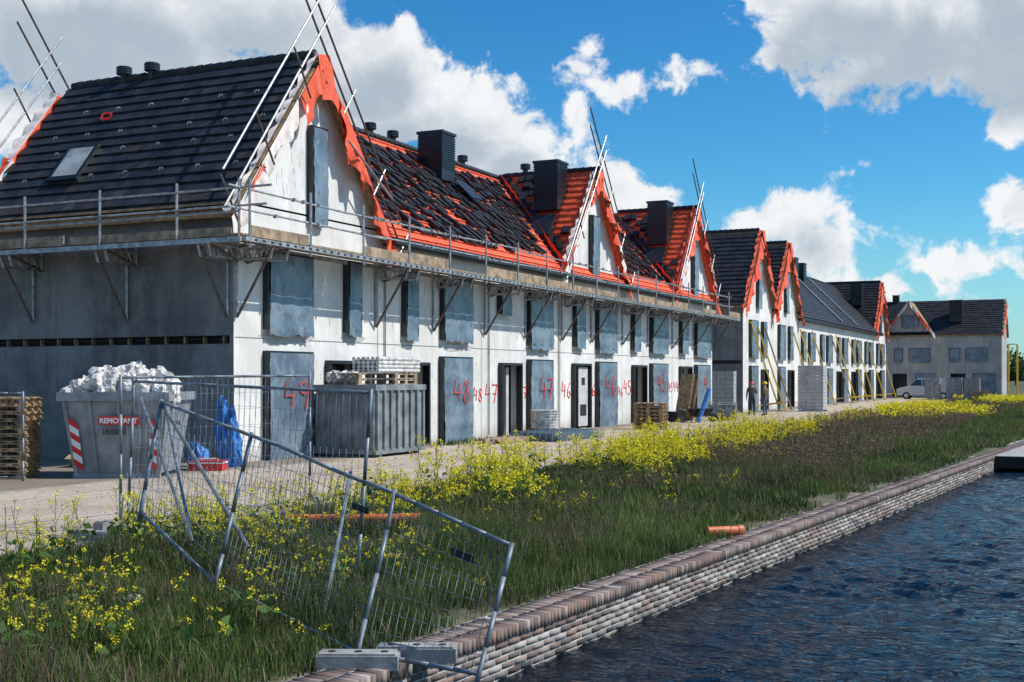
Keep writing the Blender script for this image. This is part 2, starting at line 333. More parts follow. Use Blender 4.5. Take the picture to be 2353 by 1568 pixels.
def gable(root,y0,y1,ze,zr,win,verge=(1,1),tilemode='full',tilemi2=None,mem=True,seed=1,xback=XB,test=None,big=1.0):
    ya=(y0+y1)/2; k=(zr-ze)/(ya-y0)
    zf=lambda y: ze+k*(y-y0) if y<ya else ze+k*(y1-y)
    mb=MB()
    w0,w1,wt=win
    mb.poly([PF(y0,ze,0),PF(w0,ze,0),PF(w0,zf(w0),0)])
    pts=[PF(w0,wt,0),PF(w1,wt,0),PF(w1,zf(w1),0)]
    if w0<ya<w1: pts.append(PF(ya,zr,0))
    pts.append(PF(w0,zf(w0),0)); mb.poly(pts)
    if w1<ya: mb.poly([PF(w1,ze,0),PF(y1,ze,0),PF(ya,zr,0),PF(w1,zf(w1),0)])
    else: mb.poly([PF(w1,ze,0),PF(y1,ze,0),PF(w1,zf(w1),0)])
    mb.poly([PF(w0,ze,-.3),PF(w1,ze,-.3),PF(w1,wt,-.3),PF(w0,wt,-.3)])
    if xback==XB: mb.poly([(XB,y0,ze),(XB,y1,ze),(XB,ya,zr)])
    mb.obj('gable_wall',m_conc,root)
    a=MB();f=MB(); window(a,f,PF,win[0],win[1],ze-.1,win[2]-.02); a.obj('gable_window_frame',m_black,root); f.obj('gable_window_film',m_film,root,True)
    ov=.28; xf=XF+.22
    for sgn,ye in((-1,y0),(1,y1)):
        rb=MB(); n=V((0,sgn*k,1)).normalized(); yo=ye+sgn*ov; zo=ze-ov*k+.12; 
        p=[(xback,yo,zo),(xf,yo,zo),(xf,ya,zr+.12),(xback,ya,zr+.12)]
        rb.slab(p,n,.16,0); rb.obj('roof_membrane' if mem else 'roof_deck',m_orange if mem else m_wood,root)
        tb=MB(); u=V((0,ya-yo,zr+.12-zo)); L=u.length
        tiles(tb,(xback,yo,zo),(1,0,0),u,n,xf-xback-.05,L,tilemode if sgn<0 else ('full' if tilemode=='full' else 'stack'),test if sgn<0 else None,0,1)
        if tilemode!='full': battens(tb,(xback,yo,zo),(1,0,0),u,n,xf-xback,L,2)
        tb.obj('roof_tiles',[m_tile,m_tileb if tilemi2 else m_tile,m_batten],root)
        vb=MB(); 
        e0=V((xf+.01,yo,zo)); e1=V((xf+.01,ya,zr+.12)); d=(e1-e0).normalized()
        vb.obox((e0+e1)/2-n*.09+V((.02,0,0)),(e1-e0)/2,n*.07,V((.015,0,0)),2)
        dn=(0,-sgn*.25,-.97)
        vt=verge[0] if sgn<0 else verge[1]
        q=lambda f:e0+(e1-e0)*f
        ox=V((.04,0,0)); o2=V((.10,0,0))
        if vt==1:
            ribbon(vb,e0-d*.25+ox,q(.80)+ox,dn,(1,0,0),.24*big,.50*big,[1],seed)
            ribbon(vb,q(.70)+o2,e1+o2,dn,(1,0,0),.3*big,.75*big,[0],seed+3)
            ribbon(vb,q(.12)+o2,q(.28)+o2,dn,(1,0,0),.03,.22,[0],seed+4)
            ribbon(vb,e0-d*.2+n*.07,e1+n*.07,(-1,0,0),tuple(n),.08,.2,[1],seed+6,amp=.04)
        else:
            ribbon(vb,e0-d*.45+ox,e1+ox,dn,(1,0,0),.30*big,.62*big,[0],seed+1,amp=.16)
            ribbon(vb,q(.45)+o2,q(.8)+o2,dn,(1,0,0),.4*big,.95*big,[0],seed+2,amp=.2)
            if big<1: ribbon(vb,q(.2)+o2,q(.5)+o2,dn,(1,0,0),.1,.5,[1],seed+7)
            ribbon(vb,e0-d*.3+n*.06,e1+n*.06,(-1,0,0),tuple(n),.10,.22,[0],seed+9,amp=.04)
        vb.obj('verge_membrane',[m_orange,m_white,m_wood],root,True)
    vb=MB(); ribbon(vb,(xf+.12,ya-.3,zr+.05),(xf+.12,ya+.3,zr+.15),(0,.1,-1),(1,0,0),.7*big,1.1*big,[0],seed+30); vb.obj('apex_flap',[m_orange],root,True)
    rb=MB(); 
    x=xback+.2
    while x<xf-.2: rb.tube((x,ya,zr+.14),(x+.34,ya,zr+.17),.12,0,8); x+=.33
    rb.obj('ridge_tiles',m_tile,root)
    return ya
def verge_rails(mb,ya,zr,k,x=-17.45,offL=(1.0,1.9),offR=(.25,.95),run=4.0,over=1.15,r=.03):
    for o in offL: mb.tube((x,ya-run,zr-k*run+o),(x-.1,ya+over*.3,zr+k*over*.3+o),r,0)
    for o in offR: mb.tube((x-.15,ya+run*.9,zr-k*run*.9+o),(x-.2,ya-over,zr+k*over+o),r,1)
    for f in(.25,.6,.9):
        y=ya-run*f; z=zr-k*run*f; mb.tube((x-.05,y+.25,z+.15),(x-.05,y-.45,z+.95+offL[0]*.3),r*.9,1)
        y=ya+run*f; mb.tube((x-.15,y-.3,z+.05),(x-.18,y+.35,z+.85),r*.9,0)
def mainroof(root,y0,y1,ze,zr,mode,test=None,tilemi2=None):
    k=(zr-ze)/(XF-XR); xo=XF+.32; zo=ze-.32*k+.12; zt=zr+.12
    rb=MB(); n=V((k,0,1)).normalized(); n2=V((-k,0,1)).normalized()
    rb.slab([(xo,y0,zo),(xo,y1,zo),(XR,y1,zt),(XR,y0,zt)],n,.16,0); xb=XB-.3; rb.slab([(XR,y0,zt),(XR,y1,zt),(xb,y1,zo),(xb,y0,zo)],n2,.16,0)
    rb.obj('roof_membrane' if mode!='full' else 'roof_deck',m_orange if mode!='full' else m_wood,root)
    tb=MB(); u=V((XR-xo,0,zt-zo)); L=u.length
    tiles(tb,(xo,y0,zo),(0,1,0),u,n,y1-y0,L,mode,test,0,1)
    if mode!='full': battens(tb,(xo,y0,zo),(0,1,0),u,n,y1-y0,L,2)
    u2=V((XR-xb,0,zt-zo)); tiles(tb,(xb,y0,zo),(0,1,0),u2,n2,y1-y0,L,'full',None,0,1)
    y=y0
    while y<y1-.2: tb.tube((XR,y,zt),(XR,y+.34,zt+.03),.12,0,8); y+=.33
    tb.obj('roof_tiles',[m_tile,m_tileb if tilemi2 else m_tile,m_batten],root)
    gb=MB(); gb.box(xo-.02,xo+.12,y0+.35,y1-.35,zo-.2,zo-.03,0); gb.box(XF+.01,xo-.03,y0+.3,y1-.3,zo-.24,zo-.13,0); gb.obj('gutter',m_black,root)
digits={'4':[[(.12,1),(0,.42),(.55,.45)],[(.45,.8),(.4,0)]],'9':[[(.5,.78),(.44,.95),(.26,1),(.07,.86),(.08,.62),(.28,.52),(.46,.62),(.5,.82),(.46,.35),(.36,0)]],
'8':[[(.45,.85),(.25,1),(.05,.8),(.25,.55),(.5,.25),(.25,0),(.0,.25),(.25,.55),(.5,.8)]],'7':[[(0,1),(.55,1),(.2,0)],[(.1,.5),(.5,.5)]],
'6':[[(.45,1),(.1,.6),(.05,.2),(.3,0),(.5,.2),(.35,.45),(.08,.3)]],'5':[[(.5,1),(.1,1),(.08,.6),(.4,.6),(.5,.25),(.25,0),(0,.1)]]}
def number(mb,s,y,z,o,h=.66,r=.018):
    for i,ch in enumerate(s):
        for st in digits[ch]:
            pts=[PF(y+(i*.8+px_)*h*1.05,z+pz*h-(i*.04),o) for px_,pz in st]
            for a,b_ in zip(pts,pts[1:]): mb.tube(a,b_,r,0,5)

# ------------------------------------------------------------------ block one
row=E('terraced_house_row')
ops=[
(24.0,25.9,.05,2.65,'w'),(26.65,28.04,.02,2.45,'d'),(24.0,25.9,3.17,5.06,'w'),(27.5,28.2,3.2,5.12,'w'),
(30.55,32.0,.02,2.45,'d'),(32.8,34.8,.05,2.65,'w'),(30.55,31.3,3.2,5.1,'w'),(32.85,34.8,3.15,5.1,'w'),
(36.97,38.6,.02,2.5,'d'),(39.25,41.3,.05,2.65,'w'),(36.85,37.7,4.15,5.12,'w'),(39.25,41.3,3.15,5.1,'w'),
(43.4,45.15,.02,2.55,'d'),(45.9,48.05,.05,2.65,'w'),(43.5,44.5,3.2,5.1,'w'),(45.9,48.05,3.15,5.1,'w'),
(50.2,51.9,.02,2.55,'d'),(52.6,54.9,.05,2.65,'w'),(50.1,51.0,3.2,5.1,'w'),(52.6,54.9,3.15,5.1,'w'),
(57.0,58.8,.02,2.55,'d'),(59.5,62.0,.05,2.65,'w'),(57.0,58.1,3.2,5.1,'w'),(59.5,62.0,3.15,5.1,'w')]
mb=MB(); wall(mb,PF,22.9,62.8,0,6.15,[o[:4] for o in ops],0)
mb.poly([(XB,22.9,0),(XB,62.8,0),(XB,62.8,6.15),(XB,22.9,6.15)]); mb.poly([(XF,62.8,0),(XB,62.8,0),(XB,62.8,6.15),(XF,62.8,6.15)])
mb.poly([(XF-.3,22.95,2.9),(XF-.3,62.75,2.9),(XB,62.75,2.9),(XB,22.95,2.9)])
for y in (29.3,35.8,42.3,49.1,56.0): mb.poly([(XF-.05,y,0),(XB,y,0),(XB,y,6.1),(XF-.05,y,6.1)])
mb.obj('front_wall',m_conc,row)
PS=lambda u,z,o:(u,22.9-o,z)
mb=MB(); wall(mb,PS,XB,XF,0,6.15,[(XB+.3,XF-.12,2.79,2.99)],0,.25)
mb.obj('side_wall',m_conc_shade,row)
mb=MB(); mb.poly([PS(XB,2.7,-.2),PS(XF,2.7,-.2),PS(XF,3.05,-.2),PS(XB,3.05,-.2)]); mb.obj('slot_back',m_dark,row)
mb=MB()
for i in range(14): pbox(mb,PS,XB+.5+i*.58,XB+.53+i*.58,2.80,2.97,-.18,-.05)
mb.box(XB,XF+.1,22.62,22.88,5.72,5.98,0); mb.box(XB,XF+.1,22.55,22.88,6.0,6.06,0); mb.obj('timber_fascia',m_wood,row)
mb=MB(); r=random.Random(3)
for y in (29.25,35.7,42.3,49.05,55.95): pbox(mb,PF,y-.012,y+.012,0.02,5.1,.001,.004)
pbox(mb,PF,22.95,62.7,2.93,2.955,.001,.003)
for i in range(260):
    y=r.uniform(23,62.5); z=r.uniform(.3,5.9); l=r.uniform(.03,.22)
    if any(o[0]-.1<y<o[1]+.1 and o[2]-.3<z<o[3]+.2 for o in ops): continue
    pbox(mb,PF,y,y+.01,z,z+l,.001,.003)
for x in (-20.6,-23.5): pbox(mb,PS,x-.01,x+.01,.02,2.78,.001,.003)
for i in range(130):
    z=r.choice((.9,1.6,2.3,3.5,4.1,4.7))+r.uniform(-.05,.05); u=r.uniform(XB,XF-.1); pbox(mb,PS,u,u+.012,z,min(z+r.uniform(.1,.6),5.1),.001,.003)
for i in range(60):
    z=r.choice((.6,1.3,2.3,3.5,4.3))+r.uniform(-.02,.02); u=r.uniform(XB,XF-.3); pbox(mb,PS,u,u+r.uniform(.1,.3),z,z+.012,.001,.003)
for i in range(60):
    y=r.uniform(23.4,29); z=r.uniform(6.3,9)
    if abs(y-26.1)<3.2-(z-6.1)*.8-.5 and not 25.7<y<26.7: pbox(mb,PF,y,y+.01,z,z+r.uniform(.05,.3),.001,.003)
for y in (29.6,36.2,42.1): mb.tube(PF(y,0.1,.04),PF(y,5,.04),.02,0,6)
mb.obj('joints_and_marks',M('joint',(.16,.16,.155),.9),row)
mb=MB()
for y,z,w_,h_ in ((25.0,2.98,1.1,.15),(34,2.95,1.1,.13),(28,3.05,.6,.12),(40.2,2.95,1.1,.14),(47,2.95,1.0,.14)):
    pts=[PF(y+w_*math.cos(t)*(1+.15*math.sin(5*t)),z+h_*math.sin(t)*(1+.2*math.cos(3*t)),.0045) for t in np.linspace(0,2*math.pi,22)[:-1]]; mb.poly(pts)
mb.obj('mortar_patches',M('patch',(.46,.455,.44),.95,var=.2,sc=8),row)
mf=MB();mg=MB();md=MB()
for y0,y1,z0,z1,k in ops:
    if k=='w':
        window(mf,mg,PF,y0,y1,z0,z1)
        if z0>3: pbox(md,PF,y0-.05,y1+.05,z0-.2,z0-.12,.001,.01)
    else:
        for a,b_,c,d in ((y0,y0+.09,z0,z1),(y1-.09,y1,z0,z1),(y0+.09,y1-.09,z1-.09,z1)): pbox(mf,PF,a,b_,c,d,-.05,.17)
pbox(mf,PF,43.52,43.6,.05,2.45,-.02,.02); pbox(md,PF,44.0,44.95,.1,2.4,.02,.06); pbox(mf,PF,44.15,44.8,.5,.95,.061,.064); pbox(mf,PF,44.3,44.65,1.7,2.0,.061,.064)
pbox(md,PF,37.8,38.0,.03,2.35,-.8,-.1); pbox(mf,PF,30.7,31.8,.02,2.3,-.25,-.2);pbox(mf,PF,26.8,27.5,.02,2.3,-.25,-.2)
mf.obj('window_and_door_frames',m_black,row); mg.obj('window_film',m_film,row,True); md.obj('sills_and_doors',M('pale_panel',(.48,.48,.47),.7),row)
mb=MB()
for s,y,z,o,hh_ in (('49',24.6,1.25,.235,.7),('48',33.4,1.2,.235,.75),('48',35.13,1.25,.012,.43),('47',36.0,1.2,.012,.6),('7',39.0,1.25,.012,.42),('47',40.0,1.25,.235,.75),('46',42.45,1.25,.012,.6),('6',45.56,1.25,.012,.5),
  ('46',46.55,1.3,.235,.78),('46',48.5,1.25,.012,.42),('45',49.25,1.3,.012,.6),('45',53.2,1.4,.235,.8),('45',55.38,1.35,.012,.42),('44',56.15,1.35,.012,.5),('4',60.6,1.4,.235,.75)): number(mb,s,y,z,o,hh_)
mb.obj('sprayed_numbers',m_redspray,row)
gable(row,22.9,29.35,6.1,10.15,(25.85,26.55,8.45),(1,0),'full',True,False,1,big=1.15)
t46=lambda s,t:(t>4.2 and s<2.3) or (3.4<t<4.2 and 1.2<s<2.4) or (2.6<t<3.4 and 1.7<s<2.3) or (3.2<s<4.1 and t<2.4 and t>.3)
gable(row,42.3,49.0,6.1,10.2,(45.2,46.0,8.5),(1,0),'stack',None,True,21,xback=XR,test=t46,big=.8)
gable(row,55.95,62.75,6.1,10.4,(59.0,59.8,8.6),(0,0),'stack',None,True,31,xback=XR,test=t46,big=.8)
mainroof(row,29.2,62.0,6.15,10.15,'stack',test=lambda s,t: t<5.75 and t>.25 and ((s<11.9+.62*t and not (5.2+1.1*(3.2-t)<s<5.7+1.1*(3.2-t) and t<2.8 and s>3.6)) or (s>19.2 and s<25.6+.6*t and t<4.6)) and not (s>9.4 and t<.9) and not (s<1.6 and t<.8))
mb=MB()
chimney(mb,-21.1,38.3,9.0,10.75,.48); chimney(mb,-19.3,44.4,8.6,10.55,.5); chimney(mb,-19.3,58.1,8.6,10.75,.5); chimney(mb,-22.9,33.0,9.4,11.1,.4); chimney(mb,-21.9,30.9,10.0,11.3,.25)
for x,y,z in((XR,35.6,10.3),(XR,37.1,10.3),(XR,42.4,10.3),(-22.2,48,10.3),(-21,45.7,10.4)): vent(mb,x,y,z)
for x in(-24.3,-23.3): vent(mb,x,26.1,10.25)
k=4.0/4.2; n=V((k,0,1)).normalized(); u=V((-1,0,k)).normalized()
mb.obox(V((-20.3,38.9,8.55))+n*.25,V((0,.45,0)),u*.5,n*.02)
n=V((0,-1.22,1)).normalized(); u=V((0,1,1.22)).normalized(); 
for yy,zz in((43.55,7.85),(57.25,7.9)): mb.obox(V((-19.3,yy,zz))+n*.15,V((.5,0,0)),u*.55,n*.03)
mb.obj('roof_units_and_vents',M('anthracite_metal',(.018,.022,.028),.4,var=.2),row)
mb=MB()
for ya,y0 in((45.65,42.2),(59.35,55.85)):
    a=V((XF+.3,y0-.1,6.12));b_=V((XR,ya,10.35)); d=(b_-a).normalized()
    mb.obox((a+b_)/2+V((.05,-.05,.06)),(b_-a)/2,V((.13,-.13,0)),V((.01,-.01,.02)))
mb.obj('valley_strips',m_orange,row)
k=(10.15-6.1)/3.225; n=V((0,-k,1)).normalized(); u=V((0,1,k)).normalized()
def rs(x,t,h=0): return V((x,22.62,6.1-.28*k+.12))+u*t+n*h
sk=MB(); c=rs(-23.9,2.1,.1)
sk.obox(c,V((.52,0,0)),u*.66,n*.07,0); sk.obox(c+n*.075,V((.40,0,0)),u*.53,n*.006,1); sk.obj('roof_window',[m_black,m_sky],row)
mb=MB()
ribbon(mb,tuple(rs(XB+.02,-.3,.12)),tuple(rs(XB+.02,2.6,.12)),(-1,0,0),tuple(n),.15,.3,[0],301,amp=.06)
ribbon(mb,tuple(rs(XB+.02,2.4,.13)),tuple(rs(XB+.02,5.3,.13)),(-1,0,0),tuple(n),.15,.35,[1],302,amp=.08)
ribbon(mb,tuple(rs(XB+.02,-.3,.12)),tuple(rs(XB+.02,5.3,.12)),(.15,0,-1),(-1,0,0),.2,.5,[0,1],303)
mb.obj('back_verge_membrane',[m_orange,m_white],row,True)
mb=MB()
cc=rs(-23.9,3.95,.12); a=V((1,0,0))
for rr in(.13,.16,.19):
    pts=[cc+a*math.cos(t)*rr+u*math.sin(t)*rr*.9+n*.02*math.sin(3*t) for t in np.linspace(0,2*math.pi,17)]
    for p,q in zip(pts,pts[1:]): mb.tube(p,q,.012,0,5)
mb.obj('red_cable_coil',m_red,row)
mb=MB()
for j,t in enumerate((1.6,2.6,3.3,4.3)):
    for i in range(7):
        x=-25.4+i*1.15+(j%2)*.5; p=rs(x,t,.085); mb.obox(p,V((.006,0,0)),u*.06,n*.008); mb.obox(p+V((.04,0,0)),V((.04,0,0)),u*.006,n*.008); mb.obox(p+V((.08,0,0))+u*.02,V((.006,0,0)),u*.03,n*.008)
mb.obj('tile_clips',m_steel,row)
# ------------------------------------------------------------------ scaffolding
sc=E('scaffolding'); st=MB(); bd=MB()
ZP=5.15; XO=-16.85
for i in range(4):
    y=21.9
    x=XF+.12+i*.26
    while y<63.5: bd.box(x,x+.24,y,y+2.48,ZP+random.uniform(-.006,.006),ZP+.045,0); y+=2.5
for i,y in enumerate(np.arange(22.0,63.6,2.35)):
    st.tube((XO,y,ZP-.25),(XO,y,ZP+1.28),.031)
    if random.random()<.85: bd.box(XO-.05,XO-.02,y+.1,y+2.3,ZP+.05,ZP+.05+random.choice((.16,.2,.24)),0)
for z in(ZP+.55,ZP+1.02):
    y=21.6
    while y<62:
        l=random.choice((4.2,5.0,6.0)); st.tube((XO-.04,y-.3,z+random.uniform(-.05,.04)),(XO-.04,min(64.3,y+l+.25),z+random.uniform(-.04,.06)),.028); y+=l
st.box(XO-.02,XO+.06,21.8,64,ZP-.13,ZP-.03,0); st.box(XF+.1,XF+.16,21.8,64,ZP-.14,ZP-.02,0)
for y in np.arange(22.1,63.5,.30): st.box(XO+.061,XO+.066,y,y+.1,ZP-.105,ZP-.055,2)
def bracket(P2,w=1.1,drop=1.75):
    st.tube(P2(.04,ZP-.12),P2(w+.05,ZP-.12),.035); st.tube(P2(.04,ZP-.40),P2(w*.9,ZP-.40),.028); st.tube(P2(.04,ZP+.1),P2(.04,ZP-drop),.035)
    st.tube(P2(w,ZP-.12),P2(.05,ZP-drop),.034,1)
    for a in np.linspace(.08,w*.9-.16,4): st.tube(P2(a,ZP-.12),P2(a+.12,ZP-.40),.018); st.tube(P2(a+.12,ZP-.40),P2(a+.25,ZP-.12),.018)
    st.tube(P2(w,ZP-.08),P2(w*.9,ZP-.42),.035)
for y in (22.95,29.1,32.4,35.9,39.1,42.4,45.4,49.0,52.3,55.9,59.3,62.6):
    bracket(lambda o,z,y=y:(XF+o,y,z)); bracket(lambda o,z,y=y:(XF+o,y+.35+.25*o,z),1.1,.45)
for x in (-18.15,-21.2,-24.3): bracket(lambda o,z,x=x:(x,22.9-o,z)); bracket(lambda o,z,x=x:(x+.3,22.9-o,z),1.1,.45)
for i in range(4):
    x=-28.0; y=22.9-.36-i*.26
    while x<-17.2: bd.box(x,min(x+2.48,-16.9),y,y+.24,ZP+random.uniform(-.006,.006)+.003,ZP+.048,0); x+=2.5
st.box(-28,-16.9,21.72,21.8,ZP-.14,ZP-.03,0)
for x in (-28,-26,-24.4,-23.4,-21.0,-18.7,-16.95): st.tube((x,21.75,ZP-.1),(x,21.75,ZP+1.25),.031)
for z in(.5,.62,1.02): st.tube((-28.2,21.78,ZP+z),(-16.5+random.uniform(-.5,.6),21.7,ZP+z+.02),.027)
bd.box(-28,-22.2,21.8,21.84,ZP+.05,ZP+.25,0); bd.box(-22,-17.2,21.8,21.84,ZP+.05,ZP+.2,0)
for i in range(90):
    y=random.uniform(22,63); z=ZP+random.choice((.55,1.02)); st.box(XO-.07,XO+.03,y-.03,y+.03,z-.04,z+.04,0)
kk=4.05/3.225
verge_rails(st,26.12,10.15,kk,run=4.3); verge_rails(st,45.65,10.2,kk,run=4,offL=(.5,1.1)); verge_rails(st,59.35,10.4,kk,run=3.8,offL=(.5,1.0))
st.tube((-17.5,27.0,8.2),(-17.3,28.9,6.9),.028,0)
verge_rails(st,26.12,10.15,kk,x=-26.9,offL=(.6,1.3),offR=(.3,1.2),run=4.0,over=1.2)
for y in (27.2,30.4,38.8): st.tube((XF+.9,y,ZP-.1),(XF+.85,y+.03,ZP-.8),.012,0,4)
st.obj('tubes',[m_steel,m_rust,m_dark],sc); bd.obj('boards',m_woodg,sc)
# ------------------------------------------------------------------ block two
row2=E('terraced_house_row')
ops2=[]
for y in (69.2,76.5):
    ops2+=[(y+1.3,y+3.0,.05,2.7,'w'),(y+4.2,y+5.6,.03,2.5,'d'),(y+1.3,y+3.0,3.2,5.4,'w'),(y+4.2,y+5.2,3.2,5.4,'w')]
y=83.9
while y<120:
    ops2+=[(y+.9,y+2.3,.03,2.5,'d'),(y+3.2,y+5.2,.05,2.7,'w'),(y+.9,y+2.0,3.2,5.2,'w'),(y+3.2,y+5.2,3.2,5.2,'w')]; y+=6.6
mb=MB(); wall(mb,PF,69.2,124,0,6.35,[o[:4] for o in ops2],0)
mb.poly([(XB,69.2,0),(XB,124,0),(XB,124,6.35),(XB,69.2,6.35)]); mb.poly([(XF,124,0),(XB,124,0),(XB,124,6.35),(XF,124,6.35)]); mb.obj('front_wall',m_conc,row2)
mb=MB(); mb.poly([(XF,69.2,0),(XB,69.2,0),(XB,69.2,6.35),(XF,69.2,6.35)]); mb.obj('side_wall',m_conc_shade,row2)
mb=MB(); mb.box(XB,XF-.1,69.17,69.19,2.8,3.0); mb.poly([(XF-1.5,69.3,0),(XF-1.5,123.9,0),(XF-1.5,123.9,6),(XF-1.5,69.3,6)])  # dark strip for the slot, dark plane paints in the unlit rooms' shade
mb.obj('slot_and_room_shade',m_dark,row2)
mf=MB();mg=MB()
for y0,y1,z0,z1,k in ops2:
    if k=='w': window(mf,mg,PF,y0,y1,z0,z1)
    else:
        for a,b_,c,d in ((y0,y0+.09,z0,z1),(y1-.09,y1,z0,z1),(y0+.09,y1-.09,z1-.09,z1)): pbox(mf,PF,a,b_,c,d,-.05,.17)
mf.obj('window_and_door_frames',m_black,row2); mg.obj('window_film',m_film,row2,True)
gable(row2,69.2,76.4,6.35,10.75,(72.2,73.1,8.9),(0,0),'full',None,False,41)
gable(row2,76.6,83.8,6.35,10.75,(79.6,80.5,8.9),(0,0),'full',True,False,51)
gable(row2,116.5,123.7,6.35,11.0,(119.6,120.6,9.0),(0,0),'full',True,False,61)
mainroof(row2,83.5,120,6.35,10.6,'full')
mb=MB()
for x,y,z in((-19.6,78.3,10.3),(-21.4,97,11.3),(-21.8,102,11.3),(-19.8,118.2,10.6)): chimney(mb,x,y,z-1.8,z+.2,.5)
mb.obj('roof_units',m_black,row2)
mb=MB(); 
for y in (99.0,106.0): mb.slab([(XR,y,10.95),(XF+.3,y,6.45),(XF+.3,y+.3,6.45),(XR,y+.3,10.95)],V((.72,0,.69)),.1,0)
mb.obj('roof_upstands',m_steel,row2)
pr_=E('yellow_shoring_props'); mb=MB()
for by,c_ in((72.4,0),(75.6,1),(73.8,0),(83.5,0),(86.0,0),(90,0),(97,1),(99,0),(104.5,0),(108,0),(114,0),(121,0)):
    mb.tube((-16.6,by,0.0),(-17.9,by-1.9,5.3),.055,c_,6); mb.tube((-16.75,by-.2,.5),(-17.95,by-1.2,.3),.03,c_,6); mb.box(-16.75,-16.45,by-.15,by+.15,0.01,.05,c_)
mb.obj('props',[m_yel,m_woodg],pr_)
# ------------------------------------------------------------------ far cross building
far=E('gabled_house'); PY=lambda u,z,o:(u,127-o,z)
o3=[(-17.6,-16.8,3.6,4.9),(-16.2,-14.2,3.6,4.9),(-12.4,-11.4,3.6,4.9),(-10.9,-8.9,3.6,4.9),(-17.8,-16.4,.1,2.4),(-15.6,-13.8,1.0,2.4),(-12.3,-10.9,.1,2.4),(-10.2,-8.2,.1,2.4)]
mb=MB(); wall(mb,PY,-19,-7.6,0,6.3,o3,0); mb.poly([(-7.6,127,0),(-7.6,135,0),(-7.6,135,6.3),(-7.6,131,9.7),(-7.6,127,6.3)]); mb.poly([(-19,135,0),(-7.6,135,0),(-7.6,135,6.3),(-19,135,6.3)])
mb.poly([PY(-18.6,6.3,0),PY(-13.8,6.3,0),PY(-16.2,9.5,0)])
mb.obj('walls',concrete('concrete_far',(.32,.32,.315),(.44,.44,.435)),far)
mf=MB();mg=MB()
for a,b_,c_,d in o3[:4]+o3[5:6]+o3[7:]: window(mf,mg,PY,a,b_,c_,d,.12)
window(mf,mg,PY,-16.9,-15.3,7.0,8.2,.1)
mf.box(-18.9,-7.7,128.5,128.6,0.1,6); mf.obj('frames',m_black,far); mg.obj('film',m_film,far,True)
tb=MB(); k=3.4/4; n=V((0,-k,1)).normalized(); u=V((0,4.3,3.4*4.3/4))
tb.slab([(-19,126.7,6.2),(-7.4,126.7,6.2),(-7.4,131,9.85),(-19,131,9.85)],n,.15,1); tb.slab([(-19,131,9.85),(-7.4,131,9.85),(-7.4,135.3,6.2),(-19,135.3,6.2)],V((0,k,1)).normalized(),.15,1)
tiles(tb,(-19,126.7,6.2),(1,0,0),u,n,11.6,u.length,'full'); chimney(tb,-11.9,128.6,7.5,9.7,.6); chimney(tb,-18,131,9.6,10.5,.3)
for sx_,xe in((-1,-18.8),(1,-13.6)):
    n=V((sx_*1.33,0,1)).normalized(); tb.slab([(xe,126.6,6.1),(xe,131,6.1),(-16.2,131,9.65),(-16.2,126.6,9.65)],n,.12,1)
    ribbon(tb,(xe,126.5,6.1),(-16.2,126.5,9.65),(0,0,-1),(0,-1,0),.25,.5,[2,3],77+sx_)
ribbon(tb,(-7.35,126.6,6.1),(-7.35,131,9.8),(0,0,-1),(1,0,0),.3,.6,[2],80)
tb.obj('roof',[m_tile,m_wood,m_orange,m_white],far)
mb=MB()
for x in(-7.0,-6.2): 
    for y in(126,128): mb.tube((x,y,0),(x,y,5.2),.05)
mb.tube((-7,126,5.2),(-6.2,126,5.2),.05); mb.tube((-13.4,126.4,0),(-13.4,126.4,6),.04); mb.obj('yellow_poles',m_yel,far)

# ------------------------------------------------------------------ site objects
TH=math.radians(25.31)
sk=E('waste_skip',(-17.4,18.45,0.0),TH); mb=MB()
bw,tw,h=.86,1.06,1.68
zb=.1
mb.hexa([(-bw,0.1,zb),(bw,0.1,zb),(bw,1.5,zb),(-bw,1.5,zb),(-tw,-.12,h),(tw,-.12,h),(tw,1.75,h),(-tw,1.75,h)],0)
mb.box(-tw-.05,tw+.05,-.18,-.121,h-.14,h+.03,0); mb.box(-tw-.05,-tw,-.12,1.8,h-.14,h+.03,0); mb.box(tw,tw+.05,-.12,1.8,h-.14,h+.03,0)
for x in(-.92,-.45,.1,.5,.92):
    f=lambda z:(.1-.22*(z-zb)/(h-zb)); xx=lambda z: x*(bw+(tw-bw)*(z-zb)/(h-zb))
    mb.hexa([(xx(zb)-.03,f(zb)-.05,zb),(xx(zb)+.03,f(zb)-.05,zb),(xx(zb)+.03,f(zb),zb),(xx(zb)-.03,f(zb),zb),(xx(h)-.03,f(h)-.05,h-.15),(xx(h)+.03,f(h)-.05,h-.15),(xx(h)+.03,f(h),h-.15),(xx(h)-.03,f(h),h-.15)],0)
mb.box(-bw,bw,.05,.15,0,.1,0); mb.box(-bw,bw,1.3,1.45,0,.1,0)
for sx_ in(-1,1): mb.tube((sx_*(bw+.12),.7,1.1),(sx_*(bw+.25),.7,1.1),.06,0,8)
mb.obj('skip_body',m_skip,sk)
mb=MB()
def stripes(xa):
    for i in range(7):
        z0=.15+i*.135; mi=i%2
        for_z=lambda z:.1-.22*(z-zb)/(h-zb)-.062
        a=[(xa,z0+.12),(xa+.17,z0),(xa+.17,z0+.135),(xa,z0+.255)]
        mb.poly([(p[0]-(.13 if xa<0 else -.13)*(p[1]/h),for_z(p[1]),p[1]) for p in a],mi)
stripes(-.80); stripes(.62); 
mb.box(-.28,.52,-.185,-.175,1.07,1.24,0)
mb.obj('warning_stripes_and_label',[m_red,m_wp],sk)
def text(s,loc,rot,size,mat,parent):
    cu=bpy.data.curves.new('lettering','FONT'); cu.body=s; cu.size=size; cu.extrude=.002; cu.materials.append(mat); cu.offset=.004
    o=bpy.data.objects.new('lettering',cu); scene.collection.objects.link(o); o.location=loc; o.rotation_euler=rot; o.parent=parent; return o
